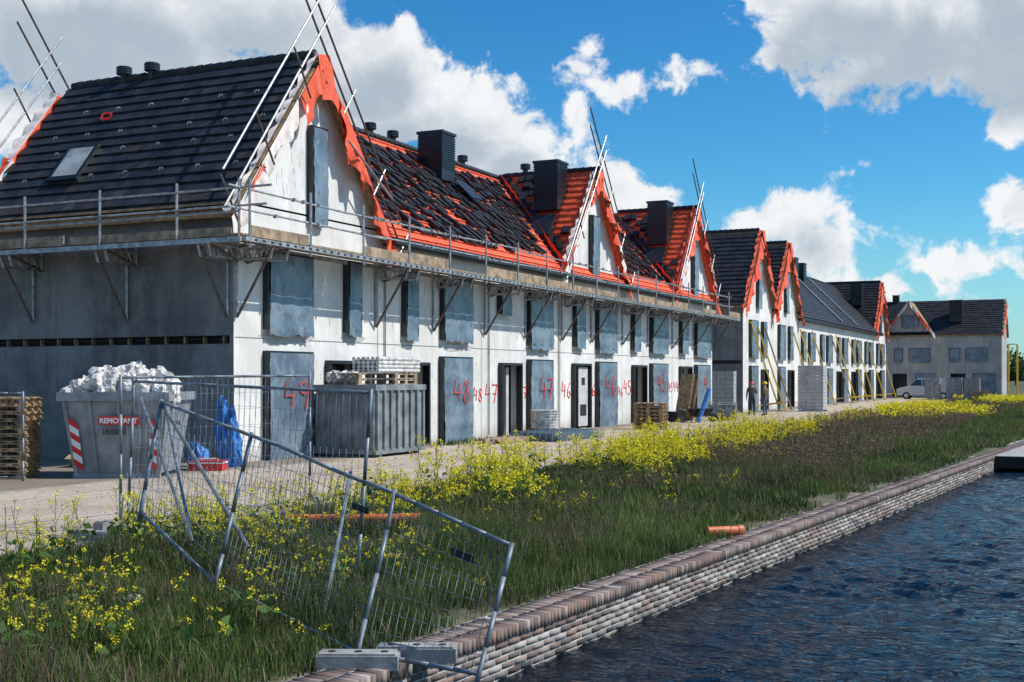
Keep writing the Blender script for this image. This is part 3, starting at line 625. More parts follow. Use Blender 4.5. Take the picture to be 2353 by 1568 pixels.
text('REMOVANT',(-.26,-.19,1.105),(math.radians(90),0,0),.14,m_wp,sk); text('10.0030',(-.22,-.15,.88),(math.radians(97),0,0),.15,m_bt,sk)
me=MB()
def blob(mb,c,r,seed,mi=0,sq=(1,1,.8),nn=14):
    rr=random.Random(seed); ph=[rr.uniform(0,6) for _ in range(6)]; vs=[]
    for j in range(nn+1):
        th=math.pi*j/nn
        for i in range(nn*2):
            p=math.pi*i/nn; k_=r*(1+.2*math.sin(3*p+ph[0]+2*th)+.15*math.sin(5*th+ph[1]+4*p)+.12*math.sin(7*p+ph[2]-3*th)+rr.uniform(-.09,.09))
            vs.append((c[0]+k_*sq[0]*math.sin(th)*math.cos(p),c[1]+k_*sq[1]*math.sin(th)*math.sin(p),c[2]+k_*sq[2]*math.cos(th)))
    n2=nn*2; mb.add(vs,[(j*n2+i,j*n2+(i+1)%n2,(j+1)*n2+(i+1)%n2,(j+1)*n2+i) for j in range(nn) for i in range(n2)],mi)
for i,(x,y,z,r_) in enumerate(((-.75,.3,1.70,.3),(-.3,.2,1.80,.33),(.3,.3,1.85,.33),(.1,.7,1.85,.4),(.65,.5,1.78,.33),(-.5,.9,1.8,.4),(.5,1.1,1.8,.4),(.95,.2,1.66,.24),(-.30,.4,2.02,.22),(.30,.4,2.12,.2),(-.95,.1,1.66,.17))): blob(me,(x,y,z),r_,i)
me.obj('plastic_bags',m_plast,sk)
ct=E('steel_container',(0,0,0)); mb=MB(); x0,x1,y0,y1,h=-17.75,-16.0,25.9,28.3,1.78
mb.box(x0,x1,y0,y1,.12,h); mb.box(x0-.06,x1+.06,y0-.06,y1+.06,h-.1,h+.04); mb.box(x0-.03,x1+.03,y0-.03,y1+.03,.08,.2)
for i in range(8):
    y=y0+.02+i*(y1-y0-.1)/7; mb.box(x1,x1+.06,y,y+.07,.2,h-.1)
for i in range(6):
    x=x0+.02+i*(x1-x0-.1)/5; mb.box(x,x+.06,y0-.05,y0,.2,h-.1)
mb.box(x0,x1,y0+.2,y0+.3,0,.12); mb.box(x0,x1,y1-.3,y1-.2,0,.12)
mb.obj('container_body',m_skipd,ct)
def pallet(mb,x,y,z,mi=0,a=0.0):
    ca,sa=math.cos(a),math.sin(a)
    def B(cx,cy,cz,hx,hy,hz): 
        mb.obox((x+cx*ca-cy*sa,y+cx*sa+cy*ca,z+cz),V((ca,sa,0))*hx,V((-sa,ca,0))*hy,V((0,0,hz)),mi)
    for i in range(5): B(-.5+i*.25,0,.133,.055,.4,.011)
    for j in(-.35,0,.35):
        B(0,j,.111,.6,.05,.011); B(0,j,.011,.6,.05,.011)
        for i in(-.5,0,.5): B(i,j,.061,.07,.05,.039)
mb=MB()
for z_ in (h+.04,h+.19): pallet(mb,-16.9,26.5,z_,0,1.57); pallet(mb,-16.5,27.6,z_,0,1.57)
mb.obj('pallets',m_woodg,ct)
mb=MB(); 
for j in range(4):
    for i in range(6): mb.tube((-16.95+i*.14,26.4,h+.4+j*.1),(-16.95+i*.14,28.5,h+.4+j*.1),.055,0,8)
for i in range(4): blob(mb,(-17.4+i*.2,25.95+random.random()*.2,h+.22),.17,50+i)
mb.obj('wrapped_tubes_bundle',m_plast,ct)
def pstack(loc,rz,n,name='pallet_stack'):
    e=E(name,loc,rz); mb=MB()
    for i in range(n): pallet(mb,random.uniform(-.03,.03),random.uniform(-.03,.03),i*.146+.01,0,random.uniform(-.03,.03))
    mb.obj('pallets',m_wood,e); return e
pstack((-19.5,17.6,0),TH,11); pstack((-15.3,44.9,0),.1,7)
bl=E('wrapped_bale_on_pallet',(-16.7,37.9,.12)); mb=MB(); pallet(mb,0,0,0,0,.2); mb.obj('pallet',m_wood,bl)
mb=MB()
for i in range(24):
    z=.15+i*.026; r_=.47+.015*math.sin(i*1.7); mb.tube((0,0,z),(0,0,z+.028),r_,0,20,r_+.006)
mb.obj('wrapped_roll',m_plast,bl)
ms=E('reinforcement_mat_stack'); mb=MB()
for k_ in range(7):
    z=.03+k_*.035; 
    for i in range(16): mb.tube((-14.8-.03*k_,34.6+i*.25,z),(-16.6-.03*k_,35.2+i*.25,z+.01),.014,0,4)
    for i in range(8): mb.tube((-14.8-i*.25,34.6+i*.08,z+.012),(-14.8-i*.25,38.6+i*.08,z+.012),.014,0,4)
mb.box(-16.6,-14.8,35.3,35.4,.0,.04,1); mb.box(-16.6,-14.8,37.3,37.4,.0,.04,1)
mb.obj('mats',[M('blue_grey_mesh',(.14,.20,.26),.5,.3),m_woodg],ms)
tm=E('timber_pile'); mb=MB()
for i in range(7): mb.box(-16.6+i*.11,-16.5+i*.11,32.0+random.random(),35+random.random(),.02+.06*(i%2),.09+.06*(i%2))
for i in range(5): mb.box(-16.6+i*.2,-16.45+i*.2,46.5,49.5+random.random(),.02,.1)
mb.obj('timbers',m_woodg,tm)
bs=E('blue_plastic_sheet'); mb=MB(); blob(mb,(-17.35,21.9,.55),.36,90,0,(.8,.6,1.7)); blob(mb,(-17.6,22.0,1.2),.18,91,0,(.7,.5,1.7)); blob(mb,(-17.5,21.0,.25),.25,92,0,(.9,.8,1.1)); blob(mb,(-18.0,20.9,.5),.15,95,0,(.8,.6,1.9)); mb.obj('sheet',m_blue,bs)
tbx=E('red_toolbox',(-17.1,20.9,0),.4); mb=MB(); mb.box(-.35,.35,-.2,.2,0.01,.22); mb.box(-.36,.36,-.21,.21,.16,.19,1); mb.tube((-.2,0,.26),(.2,0,.26),.015,1); mb.tube((-.2,0,.2),(-.2,0,.26),.015,1); mb.tube((.2,0,.2),(.2,0,.26),.015,1); mb.obj('box',[m_red,m_wp],tbx)
cb=E('cardboard_box',(-20.3,20.6,0),.3); mb=MB(); mb.box(-.3,.3,-.2,.2,0.01,.28); mb.poly([(-.3,-.2,.28),(.3,-.2,.28),(.3,-.4,.2),(-.3,-.4,.2)]); mb.obj('box',M('cardboard',(.4,.26,.14),.9),cb)
wb=E('wheelbarrow',(-15.7,52.8,0),.6); mb=MB()
mb.hexa([(-.35,-.25,.3),(.35,-.25,.3),(.35,.25,.3),(-.35,.25,.3),(-.5,-.35,.62),(.55,-.35,.62),(.55,.35,.62),(-.5,.35,.62)],0)
mb.tube((.6,-.05,.2),(.6,.05,.2),.2,0,14); 
for s_ in(-1,1): mb.tube((.6,.08*s_,.2),(-1.0,.28*s_,.6),.02,0); mb.tube((-.2,.24*s_,.32),(-.3,.26*s_,0),.02,0)
mb.obj('barrow',m_black,wb)
tk=E('water_tank',(-15.4,55.5,0),.2); mb=MB(); mb.box(-.6,.6,-.5,.5,.15,.75,0)
for x in(-.62,-.2,.2,.62): mb.tube((x,-.53,0),(x,-.53,.85),.02,1); mb.tube((x,.53,0),(x,.53,.85),.02,1)
for z in(.3,.55,.85): mb.tube((-.62,-.53,z),(.62,-.53,z),.02,1)
mb.tube((-.3,0,.75),(-.3,0,.82),.12,0,10); mb.box(-.5,.5,-.4,.4,.03,.15,2); mb.obj('tank',[m_skipd,m_steel,m_yel],tk)
bp_=E('blue_pipe_and_boards'); mb=MB(); mb.tube((-15.6,52.2,0),(-15.2,52.6,1.5),.1,0,10); mb.obox((-16.4,52.8,1.1),V((.08,.3,1.05)),V((.3,-.05,0)),V((.03,.02,0)),1); mb.obox((-16.3,53.3,1.0),V((.1,.2,.95)),V((.25,-.05,0)),V((.03,.02,0)),1)
mb.box(-16.9,-16.2,51.2,52.2,0.01,.5,2); mb.tube((-16.9,50.6,.0),(-16.9,50.6,.7),.28,2,14); mb.obj('pipe_boards_bins',[m_blue,m_wood,m_black],bp_)
def blockstack(name,x0,y0,nx,ny,nz,sx_=.5,sy=.3,sz=.25,mat=m_block,z0=.12):
    e=E(name); mb=MB()
    for i in range(nx):
        for j in range(ny):
            for k_ in range(nz):
                if random.random()<.03 and k_==nz-1: continue
                a=x0+i*sx_+random.uniform(-.008,.008); b_=y0+j*sy+random.uniform(-.008,.008); mb.box(a,a+sx_-.015,b_,b_+sy-.015,z0+k_*sz,z0+k_*sz+sz-.012)
    mb.box(x0,x0+nx*sx_,y0,y0+.1,0,.1); mb.box(x0,x0+nx*sx_,y0+ny*sy-.1,y0+ny*sy,0,.1); mb.obj('blocks',mat,e)
blockstack('concrete_block_stack',-22.0,67.2,8,2,9,.5,.3,.25)
blockstack('wrapped_brick_stack',-15.5,72.2,3,4,13,.5,.3,.2,M('pale_wrap',(.42,.42,.43),.6,var=.12))
m_grb=M('grey_brick_pack',(.27,.26,.28),.7,var=.3,sc=6)
for x,y in((-13.2,113.6),(-11.4,113.8),(-9.9,113.5)): blockstack('brick_stack',x,y,3,3,9,.44,.3,.21,m_grb)
pstack((-8.4,112.5,0),0,6)
van=E('parked_van',(-13.6,118.5,0),0.0); mb=MB()
prof=[(-2.5,.35),(-2.52,.85),(-2.3,1.05),(-1.6,1.2),(-.85,1.85),(-.5,1.96),(2.2,1.96),(2.4,1.8),(2.48,.4)]
for sgn in(-1,1):
    pts=[(x,sgn*(.92 if z<1.2 else .92-.14*(z-1.2)/.76),z) for x,z in prof]; mb.poly(pts,0)
k_=len(prof)
for i in range(k_):
    a,b_=prof[i],prof[(i+1)%k_]; w=lambda z:.92 if z<1.2 else .92-.14*(z-1.2)/.76
    mb.poly([(a[0],-w(a[1]),a[1]),(b_[0],-w(b_[1]),b_[1]),(b_[0],w(b_[1]),b_[1]),(a[0],w(a[1]),a[1])],0)
for a,b_ in(((-1.35,1.25),(-.3,1.8)),((-.2,1.25),(.8,1.8))):
    xa,za=a;xb_,z2=b_; mb.poly([(xa,-.925,za),(xb_,-.925,za),(xb_,-.83,z2),(xa+ (.55 if xa<-1 else 0),-.83,z2)],1)
mb.poly([(-1.62,-.82,1.24),(-1.62,.82,1.24),(-.92,.76,1.83),(-.92,-.76,1.83)],1)
for x in(-1.65,1.6):
    for s_ in(-1,1): mb.tube((x,s_*.78,.33),(x,s_*.95,.33),.33,2,18); mb.tube((x,s_*.95,.33),(x,s_*.96,.33),.19,0,12)
mb.box(-2.56,-2.45,-.85,.85,.35,.55,2); mb.box(-2.52,-2.4,-.85,-.55,.8,.95,3); mb.box(-2.52,-2.4,.55,.85,.8,.95,3)
mb.obj('van_body',[M('silver_paint',(.5,.51,.53),.3,.4,var=.05),m_glass,m_rubber,m_wp],van)
# ------------------------------------------------------------------ fence panels
def lerp3(a,b_,t): return V(a).lerp(V(b_),t)
def patch(mb,bl_,br,tr,tl,posts=(0,1),nv=34,nh=8,sag=0.0,wr=.0024,rails=(.05,1)):
    B=lambda u_,v_: lerp3(lerp3(bl_,br,u_),lerp3(tl,tr,u_),v_)+V((.03*math.sin(u_*5+v_*3)*sag,.05*math.sin(u_*4+v_*6)*sag,.04*math.sin(u_*7)*sag*v_))
    R=.021
    for u_ in posts: 
        for a,b_ in zip(np.linspace(-.03,1.02,5),np.linspace(-.03,1.02,5)[1:]): mb.tube(B(u_,a),B(u_,b_),R,0,8)
    for v_ in rails:
        for a,b_ in zip(np.linspace(0,1,6),np.linspace(0,1,6)[1:]): mb.tube(B(a,v_),B(b_,v_),R*.9,0,8)
    for i in range(1,nv):
        u_=i/nv
        for a in range(3): mb.tube(B(u_,.06+a*.313),B(u_,.06+(a+1)*.313),wr,0,4)
    for j in range(1,nh):
        v_=.06+.94*j/nh
        for a,b_ in zip(np.linspace(0,1,7),np.linspace(0,1,7)[1:]): mb.tube(B(a,v_),B(b_,v_),wr,0,4)
def panel(name,*a,**k):
    e=E(name); mb=MB(); patch(mb,*a,**k); mb.obj('frame_and_mesh',m_fence,e,True); return e
def feet(loc,rz,name='fence_foot_block'):
    e=E(name,loc,rz); mb=MB()
    mb.box(-.31,.31,-.10,.10,0,.11); mb.box(-.29,.29,-.085,.085,.11,.125)
    for x in(-.2,0,.2): mb.tube((x,0,.125),(x,0,.13),.03,1,8)
    mb.obj('block',[M('foot_concrete',(.30,.30,.29),.9,var=.25,bump=.3),m_dark],e); return e
panel('construction_fence_panel',(-11.56,12.35,0),(-10.95,15.8,0),(-10.95,15.8,2.03),(-11.56,12.35,2.0))
feet((-11.56,12.3,0),1.4); feet((-10.95,15.9,0),1.4)
panel('construction_fence_panel',(-11.3,12.2,0),(-7.05,11.05,-.12),(-6.85,11.0,1.84),(-11.2,12.2,1.95),posts=(0,1),nv=42)
panel('construction_fence_panel',(-19.9,16.6,0),(-18.55,17.2,0),(-18.55,17.2,1.7),(-19.9,16.6,1.7),nv=14)
pb=[(-8.8,9.67,.56),(-7.47,9.2,-.02),(-5.1,7.99,-.19),(-3.99,7.85,-.19)]
pt=[(-8.94,10.15,1.74),(-7.45,9.75,1.43),(-5.3,8.88,1.02),(-3.98,8.41,.715)]
e=E('construction_fence_panel'); mb=MB()
for i,nv in ((0,14),(1,26),(2,15)): patch(mb,pb[i],pb[i+1],pt[i+1],pt[i],posts=(0,1) if i==0 else (1,),nv=nv,nh=8,sag=.25 if i==1 else 0)
mb.obj('frame_and_mesh',m_fence,e,True)
mbx=E('fence_brace'); mb=MB()
mb.tube((-11.0,12.1,1.75),(-9.5,11.3,.1),.02); mb.tube((-10.4,11.9,1.6),(-8.9,10.6,.2),.02); mb.tube((-7.1,11.0,1.0),(-6.1,9.0,-.15),.02); mb.tube((-8.94,10.15,1.74),(-7.6,9.9,.3),.02); mb.obj('tubes',m_fence,mbx)
feet((-5.0,7.85,-.2),.42); feet((-4.72,8.25,-.2),.42); feet((-11.0,11.3,0),.3)
e=E('fence_tag'); mb=MB(); mb.obox((-4.45,8.50,.60),V((.09,.02,-.03)),V((0,0,.035)),V((.004,-.01,0)),0); mb.obox((-6.95,10.95,.62),V((.09,.02,-.03)),V((0,0,.035)),V((.004,-.01,0)),0); mb.obj('tags',m_black,e)
for nm,a,b_,r_ in(('orange_pipe',(-4.75,16.35,-.12),(-4.35,16.7,-.12),.062),('orange_pipe',(-9.6,13.3,.13),(-7.9,13.9,.16),.06)):
    e=E(nm); mb=MB(); mb.tube(a,b_,r_,0,16); q=lerp3(a,b_,.86); mb.tube(q,b_,r_*1.15,0,16); mb.tube(V(b_),V(b_)+(V(b_)-V(a)).normalized()*.003,r_*.95,1,16); mb.obj('pipe',[m_pipe,m_dark],e,False)
e=E('litter'); mb=MB()
for i,(x,y) in enumerate(((-7.2,7.4),(-7.9,8.6),(-9.6,9.7),(-9.0,9.4),(-11,20),(-12.2,33))): blob(mb,(x,y,float(gz(np.array(x),np.array(y)))+.1),.09,200+i,0,(1.3,1,.5),8)
mb.obj('scraps',m_plast,e)
# ------------------------------------------------------------------ people
def person(loc,rz,jacket,trousers,helmet,raise_arm):
    root=E('construction_worker',loc,rz)
    J={'pel':(0,0,.96,.15,.105),'sp':(0,0,1.16,.135,.10),'ch':(0,0,1.36,.165,.11),'nk':(0,0,1.50,.058,.058),'hd':(0,.02,1.60,.078,.085),'ht':(0,.02,1.70,.07,.08)}
    Eg=[('pel','sp'),('sp','ch'),('ch','nk'),('nk','hd'),('hd','ht')]
    for s,t in((-1,'l'),(1,'r')):
        J['sh'+t]=(s*.19,0,1.42,.065,.065)
        if raise_arm and s>0: J['el'+t]=(s*.26,.12,1.17,.048,.048);J['wr'+t]=(s*.16,.30,1.36,.03,.03);J['ha'+t]=(s*.13,.30,1.44,.034,.02)
        else: J['el'+t]=(s*.25,-.03,1.14,.048,.048);J['wr'+t]=(s*.25,.10,.92,.032,.03);J['ha'+t]=(s*.25,.13,.85,.022,.036)
        J['hp'+t]=(s*.095,0,.90,.10,.10);J['kn'+t]=(s*.12,.03,.50,.066,.07);J['an'+t]=(s*.13,-.02,.10,.045,.05);J['to'+t]=(s*.15,.15,.045,.045,.038)
        Eg+=[('ch','sh'+t),('sh'+t,'el'+t),('el'+t,'wr'+t),('wr'+t,'ha'+t),('pel','hp'+t),('hp'+t,'kn'+t),('kn'+t,'an'+t),('an'+t,'to'+t)]
    ks=list(J); me=bpy.data.meshes.new('b'); me.from_pydata([J[k][:3] for k in ks],[(ks.index(a),ks.index(b_)) for a,b_ in Eg],[])
    o=bpy.data.objects.new('b',me); scene.collection.objects.link(o); o.modifiers.new('s','SKIN'); ss=o.modifiers.new('u','SUBSURF'); ss.levels=1
    sv=me.skin_vertices[0].data
    for i,k in enumerate(ks): sv[i].radius=J[k][3:5]; sv[i].use_root=(k=='pel')
    dg=bpy.context.evaluated_depsgraph_get(); m2=bpy.data.meshes.new_from_object(o.evaluated_get(dg)); bpy.data.objects.remove(o)
    skin=M('skin',(.45,.26,.19),.6,var=.05)
    for m in(M('jacket',jacket,.8,var=.2,sc=9),M('trousers',trousers,.85,var=.2,sc=9),skin,m_rubber): m2.materials.append(m)
    for p in m2.polygons:
        c=p.center; mi=0 if c.z>.97 or abs(c.x)>.2 else 1
        if c.z<.13: mi=3
        if c.z>1.52 and abs(c.x)<.12 and c.y<.15: mi=2
        if abs(c.x)>.2 and c.z<.91 and c.y>.06: mi=2
        if c.y>.24 and c.z>1.33: mi=2
        p.material_index=mi; p.use_smooth=True
    b2=bpy.data.objects.new('body',m2); scene.collection.objects.link(b2); b2.parent=root
    mb=MB()
    for s,t in((-1,'l'),(1,'r')):
        h=V(J['ha'+t][:3]); up=V((0,0,1)) if (raise_arm and s>0) else V((0,.25,-1)).normalized()
        for f,(dx,l) in enumerate(((-.028,.06),(-.009,.072),(.01,.068),(.028,.052))):
            p=h+(V((dx,0,0)) if (raise_arm and s>0) else V((0,dx,0)))+up*.02; q=p+up*l*.55; mb.tube(p,q,.009,0,6); mb.tube(q,q+(up*.7+V((-s*.7,0,0))).normalized()*l*.45,.008,0,6,.006)
        mb.tube(h-up*.01,h+up*.03+V((0,.045,0)),.010,0,6,.008)
        mb.tube((s*.078,.02,1.60),(s*.088,.01,1.64),.014,0,6)
        mb.tube((s*.03,.098,1.645),(s*.03,.104,1.645),.009,1,6)
    mb.tube((0,.10,1.635),(0,.125,1.605),.010,0,6,.015); mb.tube((-.025,.102,1.575),(.025,.102,1.575),.005,2,6)
    mb.obj('hands_and_face',[skin,m_bt,m_red],root)
    hb=MB(); vs=[]; 
    for j in range(6):
        th=math.pi/2*j/5
        for i in range(16):
            p=2*math.pi*i/16; vs.append((.118*math.cos(th)*math.cos(p),.02+.14*math.cos(th)*math.sin(p),1.665+.13*math.sin(th)))
    hb.add(vs,[(j*16+i,j*16+(i+1)%16,(j+1)*16+(i+1)%16,(j+1)*16+i) for j in range(5) for i in range(16)])
    hb.tube((0,.05,1.66),(0,.05,1.672),.145,0,16); hb.obj('hard_hat',M('helmet',helmet,.35,var=.05),root,True)
person((-15.75,62.3,0.01),math.radians(20),(.05,.05,.06),(.03,.035,.05),(.6,.03,.02),True)
person((-15.15,62.7,0.01),math.radians(75),(.10,.07,.05),(.08,.10,.15),(.75,.5,.02),False)
# ------------------------------------------------------------------ vegetation
m_leaf=attrmat('vegetation',.65,.3)
class TA:
    def __init__(s): s.v=[];s.f=[];s.c=[];s.n=0
    def add(s,v,f,c): s.v.append(v); s.f.append(f+s.n); s.c.append(c); s.n+=len(v)
    def obj(s,name,parent=None): return meshnp(name,np.concatenate(s.v),np.concatenate(s.f),m_leaf,parent,np.concatenate(s.c))
def blades(ta,P,H,W,C,lean=.35):
    n=len(P); a=rng.uniform(0,2*np.pi,n); w=np.stack([np.cos(a),np.sin(a),np.zeros(n)],-1)*W[:,None]/2
    b_=rng.uniform(0,2*np.pi,n); L=np.stack([np.cos(b_),np.sin(b_),np.zeros(n)],-1)*(H*rng.uniform(.1,1,n)*lean)[:,None]
    up=np.zeros((n,3)); up[:,2]=H
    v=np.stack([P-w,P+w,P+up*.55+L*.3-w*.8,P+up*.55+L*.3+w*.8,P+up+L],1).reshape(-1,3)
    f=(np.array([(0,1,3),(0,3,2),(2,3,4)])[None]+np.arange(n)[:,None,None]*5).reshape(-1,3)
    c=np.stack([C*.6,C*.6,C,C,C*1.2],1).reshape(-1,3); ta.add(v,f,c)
def quads(ta,P,Sz,C,flat=.0,elong=1.0):
    n=len(P); a=rng.normal(size=(n,3)); a[:,2]*=(1-flat); a/=np.linalg.norm(a,axis=1)[:,None]+1e-9
    b_=rng.normal(size=(n,3)); b_[:,2]*=(1-flat); b_-=a*(a*b_).sum(1)[:,None]; b_/=np.linalg.norm(b_,axis=1)[:,None]+1e-9
    a=a*Sz[:,None]*elong; b_=b_*Sz[:,None]
    v=np.stack([P-a,P-b_,P+a,P+b_],1).reshape(-1,3); f=(np.array([(0,1,2),(0,2,3)])[None]+np.arange(n)[:,None,None]*4).reshape(-1,3)
    ta.add(v,f,np.repeat(C,4,0))
def strips(ta,P,Q,W,C):
    n=len(P); a=rng.uniform(0,np.pi,n); w=np.stack([np.cos(a),np.sin(a),np.zeros(n)],-1)*W[:,None]/2
    v=np.stack([P-w,P+w,Q+w*.5,Q-w*.5],1).reshape(-1,3); f=(np.array([(0,1,2),(0,2,3)])[None]+np.arange(n)[:,None,None]*4).reshape(-1,3); ta.add(v,f,np.repeat(C,4,0))
ta=TA()
def field(n,y0,y1,H,W):
    y=rng.uniform(y0,y1,n); q=qx(y)-.45; x=RE-.1+rng.random(n)*(q-RE+.1)
    s=x-q; pz=vn(x,y,.9,5); keep=~((s>-.75)&(pz+rng.random(n)*.35<.15+.6*(s+.75)/.75)); 
    rd=x-RE; keep&=~((rd<1.0)&(rng.random(n)>rd/1.0)&(vn(x,y,.7,6)<.7))
    bare=vn(x,y,1.6,9); keep&=~((bare<.25)&(y<14)&(x<-7.5)&(rng.random(n)<.8))
    x=x[keep];y=y[keep];s=s[keep]; n=len(x)
    cl=vn(x,y,.55,7); big=vn(x,y,2.8,8); med=vn(x,y,1.1,17)
    h=H*(.3+.85*cl+.5*big)*rng.uniform(.6,1.25,n)*np.clip(.5-s*.3,.5,1)*np.clip(.45+(x-RE)*.45,.45,1)
    P=np.stack([x,y,gz(x,y)-.01],-1)
    g1=np.array([.040,.075,.016]);g2=np.array([.135,.195,.05]);dr=np.array([.28,.235,.14])
    t=np.clip(big*.8+med*.9-.4+rng.normal(0,.18,n),0,1)[:,None]; C=g1*(1-t)+g2*t
    br=np.clip((np.exp(-((y-40)/13)**2)*np.exp(-((x+7.8)/1.8)**2))*.75,0,1); brm=rng.random(n)<.05+.30*(vn(x,y,1.5,23)>.6)+br*.55
    C[brm]=np.array([.16,.11,.08]); dd=rng.random(n)<.07; C[dd]=dr
    C*=rng.uniform(.65,1.35,n)[:,None]
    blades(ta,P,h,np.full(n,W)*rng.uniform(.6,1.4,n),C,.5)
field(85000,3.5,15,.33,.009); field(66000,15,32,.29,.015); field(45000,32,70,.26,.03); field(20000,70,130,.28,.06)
def seedheads(n,xr,yr,H,sz,col):
    y=rng.uniform(*yr,n);x=rng.uniform(*xr,n); ok=(x<qx(y)-.8)&(vn(x,y,1.2,19)>.4); x=x[ok];y=y[ok];n=len(x); P=np.stack([x,y,gz(x,y)],-1); h=H*rng.uniform(.7,1.2,n)
    Q=P+np.stack([rng.normal(0,.06,n),rng.normal(0,.06,n),h],-1); strips(ta,P,Q,np.full(n,sz*.35),np.tile(np.array([.14,.13,.06]),(n,1)))
    k=7; R=np.repeat(Q,k,0)+np.stack([rng.normal(0,sz*.8,n*k),rng.normal(0,sz*.8,n*k),-rng.random(n*k)*.16*H/.5],-1)
    quads(ta,R,rng.uniform(.4,1,n*k)*sz,np.array(col)*rng.uniform(.6,1.4,(n*k,1)))
seedheads(2400,(-10,-5),(6,16),.46,.008,(.24,.17,.13)); seedheads(2400,(-9.5,-4.5),(16,30),.42,.012,(.20,.13,.10)); seedheads(5200,(-9.9,-4.5),(26,60),.54,.024,(.19,.12,.095)); seedheads(800,(-10,-4),(60,100),.4,.04,(.18,.12,.08))
ta.obj('meadow_grass')
fl=TA()
def rape(n,xf,yr,H,nb,nf,fs,spread,leafs=6,thr=.33,sc_=1.0):
    y=rng.uniform(*yr,n); x=xf(y,rng.random(n)); m=vn(x,y,sc_,12)>thr; x=x[m];y=y[m]; n=len(x)
    P=np.stack([x,y,gz(x,y)],-1); h=H*rng.uniform(.5,1.15,n)*(.75+.4*vn(x,y,.8,21)); ln=rng.normal(0,.09,(n,2))
    T=P+np.concatenate([ln,h[:,None]],1); gc=np.array([.09,.16,.035])
    strips(fl,P,T,np.full(n,.008+fs*.15),np.tile(gc,(n,1))); strips(fl,P,T,np.full(n,.008+fs*.15),np.tile(gc,(n,1)))
    f=rng.uniform(.35,1,(n,nb)); f[:,0]=1; B0=P[:,None]+(T-P)[:,None]*(f*.8)[...,None]; an=rng.uniform(0,2*np.pi,(n,nb)); rr=spread*rng.uniform(.3,1,(n,nb)); rr[:,0]*=.1
    B1=B0+np.stack([np.cos(an)*rr,np.sin(an)*rr,(h[:,None]*(.14+.14*rng.random((n,nb))))],-1)
    B0=B0.reshape(-1,3);B1=B1.reshape(-1,3); N_=len(B1)
    strips(fl,B0,B1,np.full(N_,.005+fs*.1),np.tile(gc*1.1,(N_,1)))
    Fp=np.repeat(B1,nf,0)+rng.normal(0,1,(N_*nf,3))*np.array([fs*1.45,fs*1.45,fs*1.35]); yc=np.array([.95,.80,.03])*rng.uniform(.8,1.05,(N_*nf,1))
    gr=rng.random(N_*nf)<.10; yc[gr]=np.array([.38,.42,.05]); quads(fl,Fp,fs*rng.uniform(.65,1.15,N_*nf),yc,.1)
    k=3; S0=np.repeat(B1,k,0)-np.stack([np.zeros(N_*k),np.zeros(N_*k),rng.uniform(.03,.14,N_*k)],-1); S1=S0+rng.normal(0,.03,(N_*k,3))+[0,0,.02]; strips(fl,S0,S1,np.full(N_*k,.004+fs*.08),np.tile(gc,(N_*k,1)))
    k=leafs; Lp=np.repeat(P,k,0)+np.stack([rng.normal(0,.09,n*k),rng.normal(0,.09,n*k),rng.random(n*k)*np.repeat(h,k)*.55],-1); quads(fl,Lp,rng.uniform(.015,.038,n*k)*(1+fs*6),np.array([.07,.14,.03])*rng.uniform(.6,1.4,(n*k,1)),.2,1.8)
rape(200,lambda y,r:-10.9+r*(3.2+.1*y)+(12-y)*.25,(6.2,12.5),.68,7,11,.0095,.14,14,.42)
rape(170,lambda y,r:-10.9+r*2.4,(11.5,18),.6,7,10,.012,.16,10,.4)
rape(60,lambda y,r:-9.5+r*4.2,(8,16),.3,5,8,.009,.1,8)
rape(780,lambda y,r:-10.4+r*2.6,(16.5,40),.80,8,9,.018,.22,9,.38,1.6)
rape(110,lambda y,r:-8.6+r*2.6,(17,30),.42,6,6,.014,.16,9,.5)
rape(120,lambda y,r:-10.5+r*1.5,(38,60),.45,7,6,.026,.26,6,.5,2.5)
rape(1000,lambda y,r:-10.8+r*6.0,(60,118),.5,6,4,.05,.35,4,.38,5)
fl.obj('yellow_rapeseed_plants')
wd=TA(); n=2500; y=rng.uniform(28.5,42,n); x=-17.2+rng.normal(0,.25,n); m=vn(x,y,.8,15)>.55; P=np.stack([x,y,np.zeros(n)],-1)[m]; n=len(P)
blades(wd,P,rng.uniform(.05,.22,n),np.full(n,.02),np.array([.06,.11,.025])*rng.uniform(.6,1.4,(n,1))); wd.obj('weeds')
tr=TA(); 
for i in range(50):
    cx=rng.uniform(-40,40); cy=rng.uniform(300,380); hgt=rng.uniform(5.5,10.5); k=420
    d=rng.normal(size=(k,3)); d/=np.linalg.norm(d,axis=1)[:,None]; d*=rng.random((k,1))**.4; P=np.array([cx,cy,hgt*.6])+d*np.array([hgt*.45,hgt*.45,hgt*.42])
    quads(tr,P,rng.uniform(.2,.5,k),np.array([.04,.075,.02])*rng.uniform(.5,1.5,(k,1))*(1+.4*(d[:,2:3])))
    strips(tr,np.array([[cx,cy,0.]]),np.array([[cx,cy,hgt*.7]]),np.array([.4]),np.array([[.08,.06,.04]]))
n=9000; P=np.stack([rng.uniform(-500,500,n),rng.uniform(700,760,n),rng.random(n)*8],-1); quads(tr,P,rng.uniform(1.5,3,n),np.array([.05,.08,.04])*rng.uniform(.6,1.3,(n,1)))
tr.obj('distant_trees')
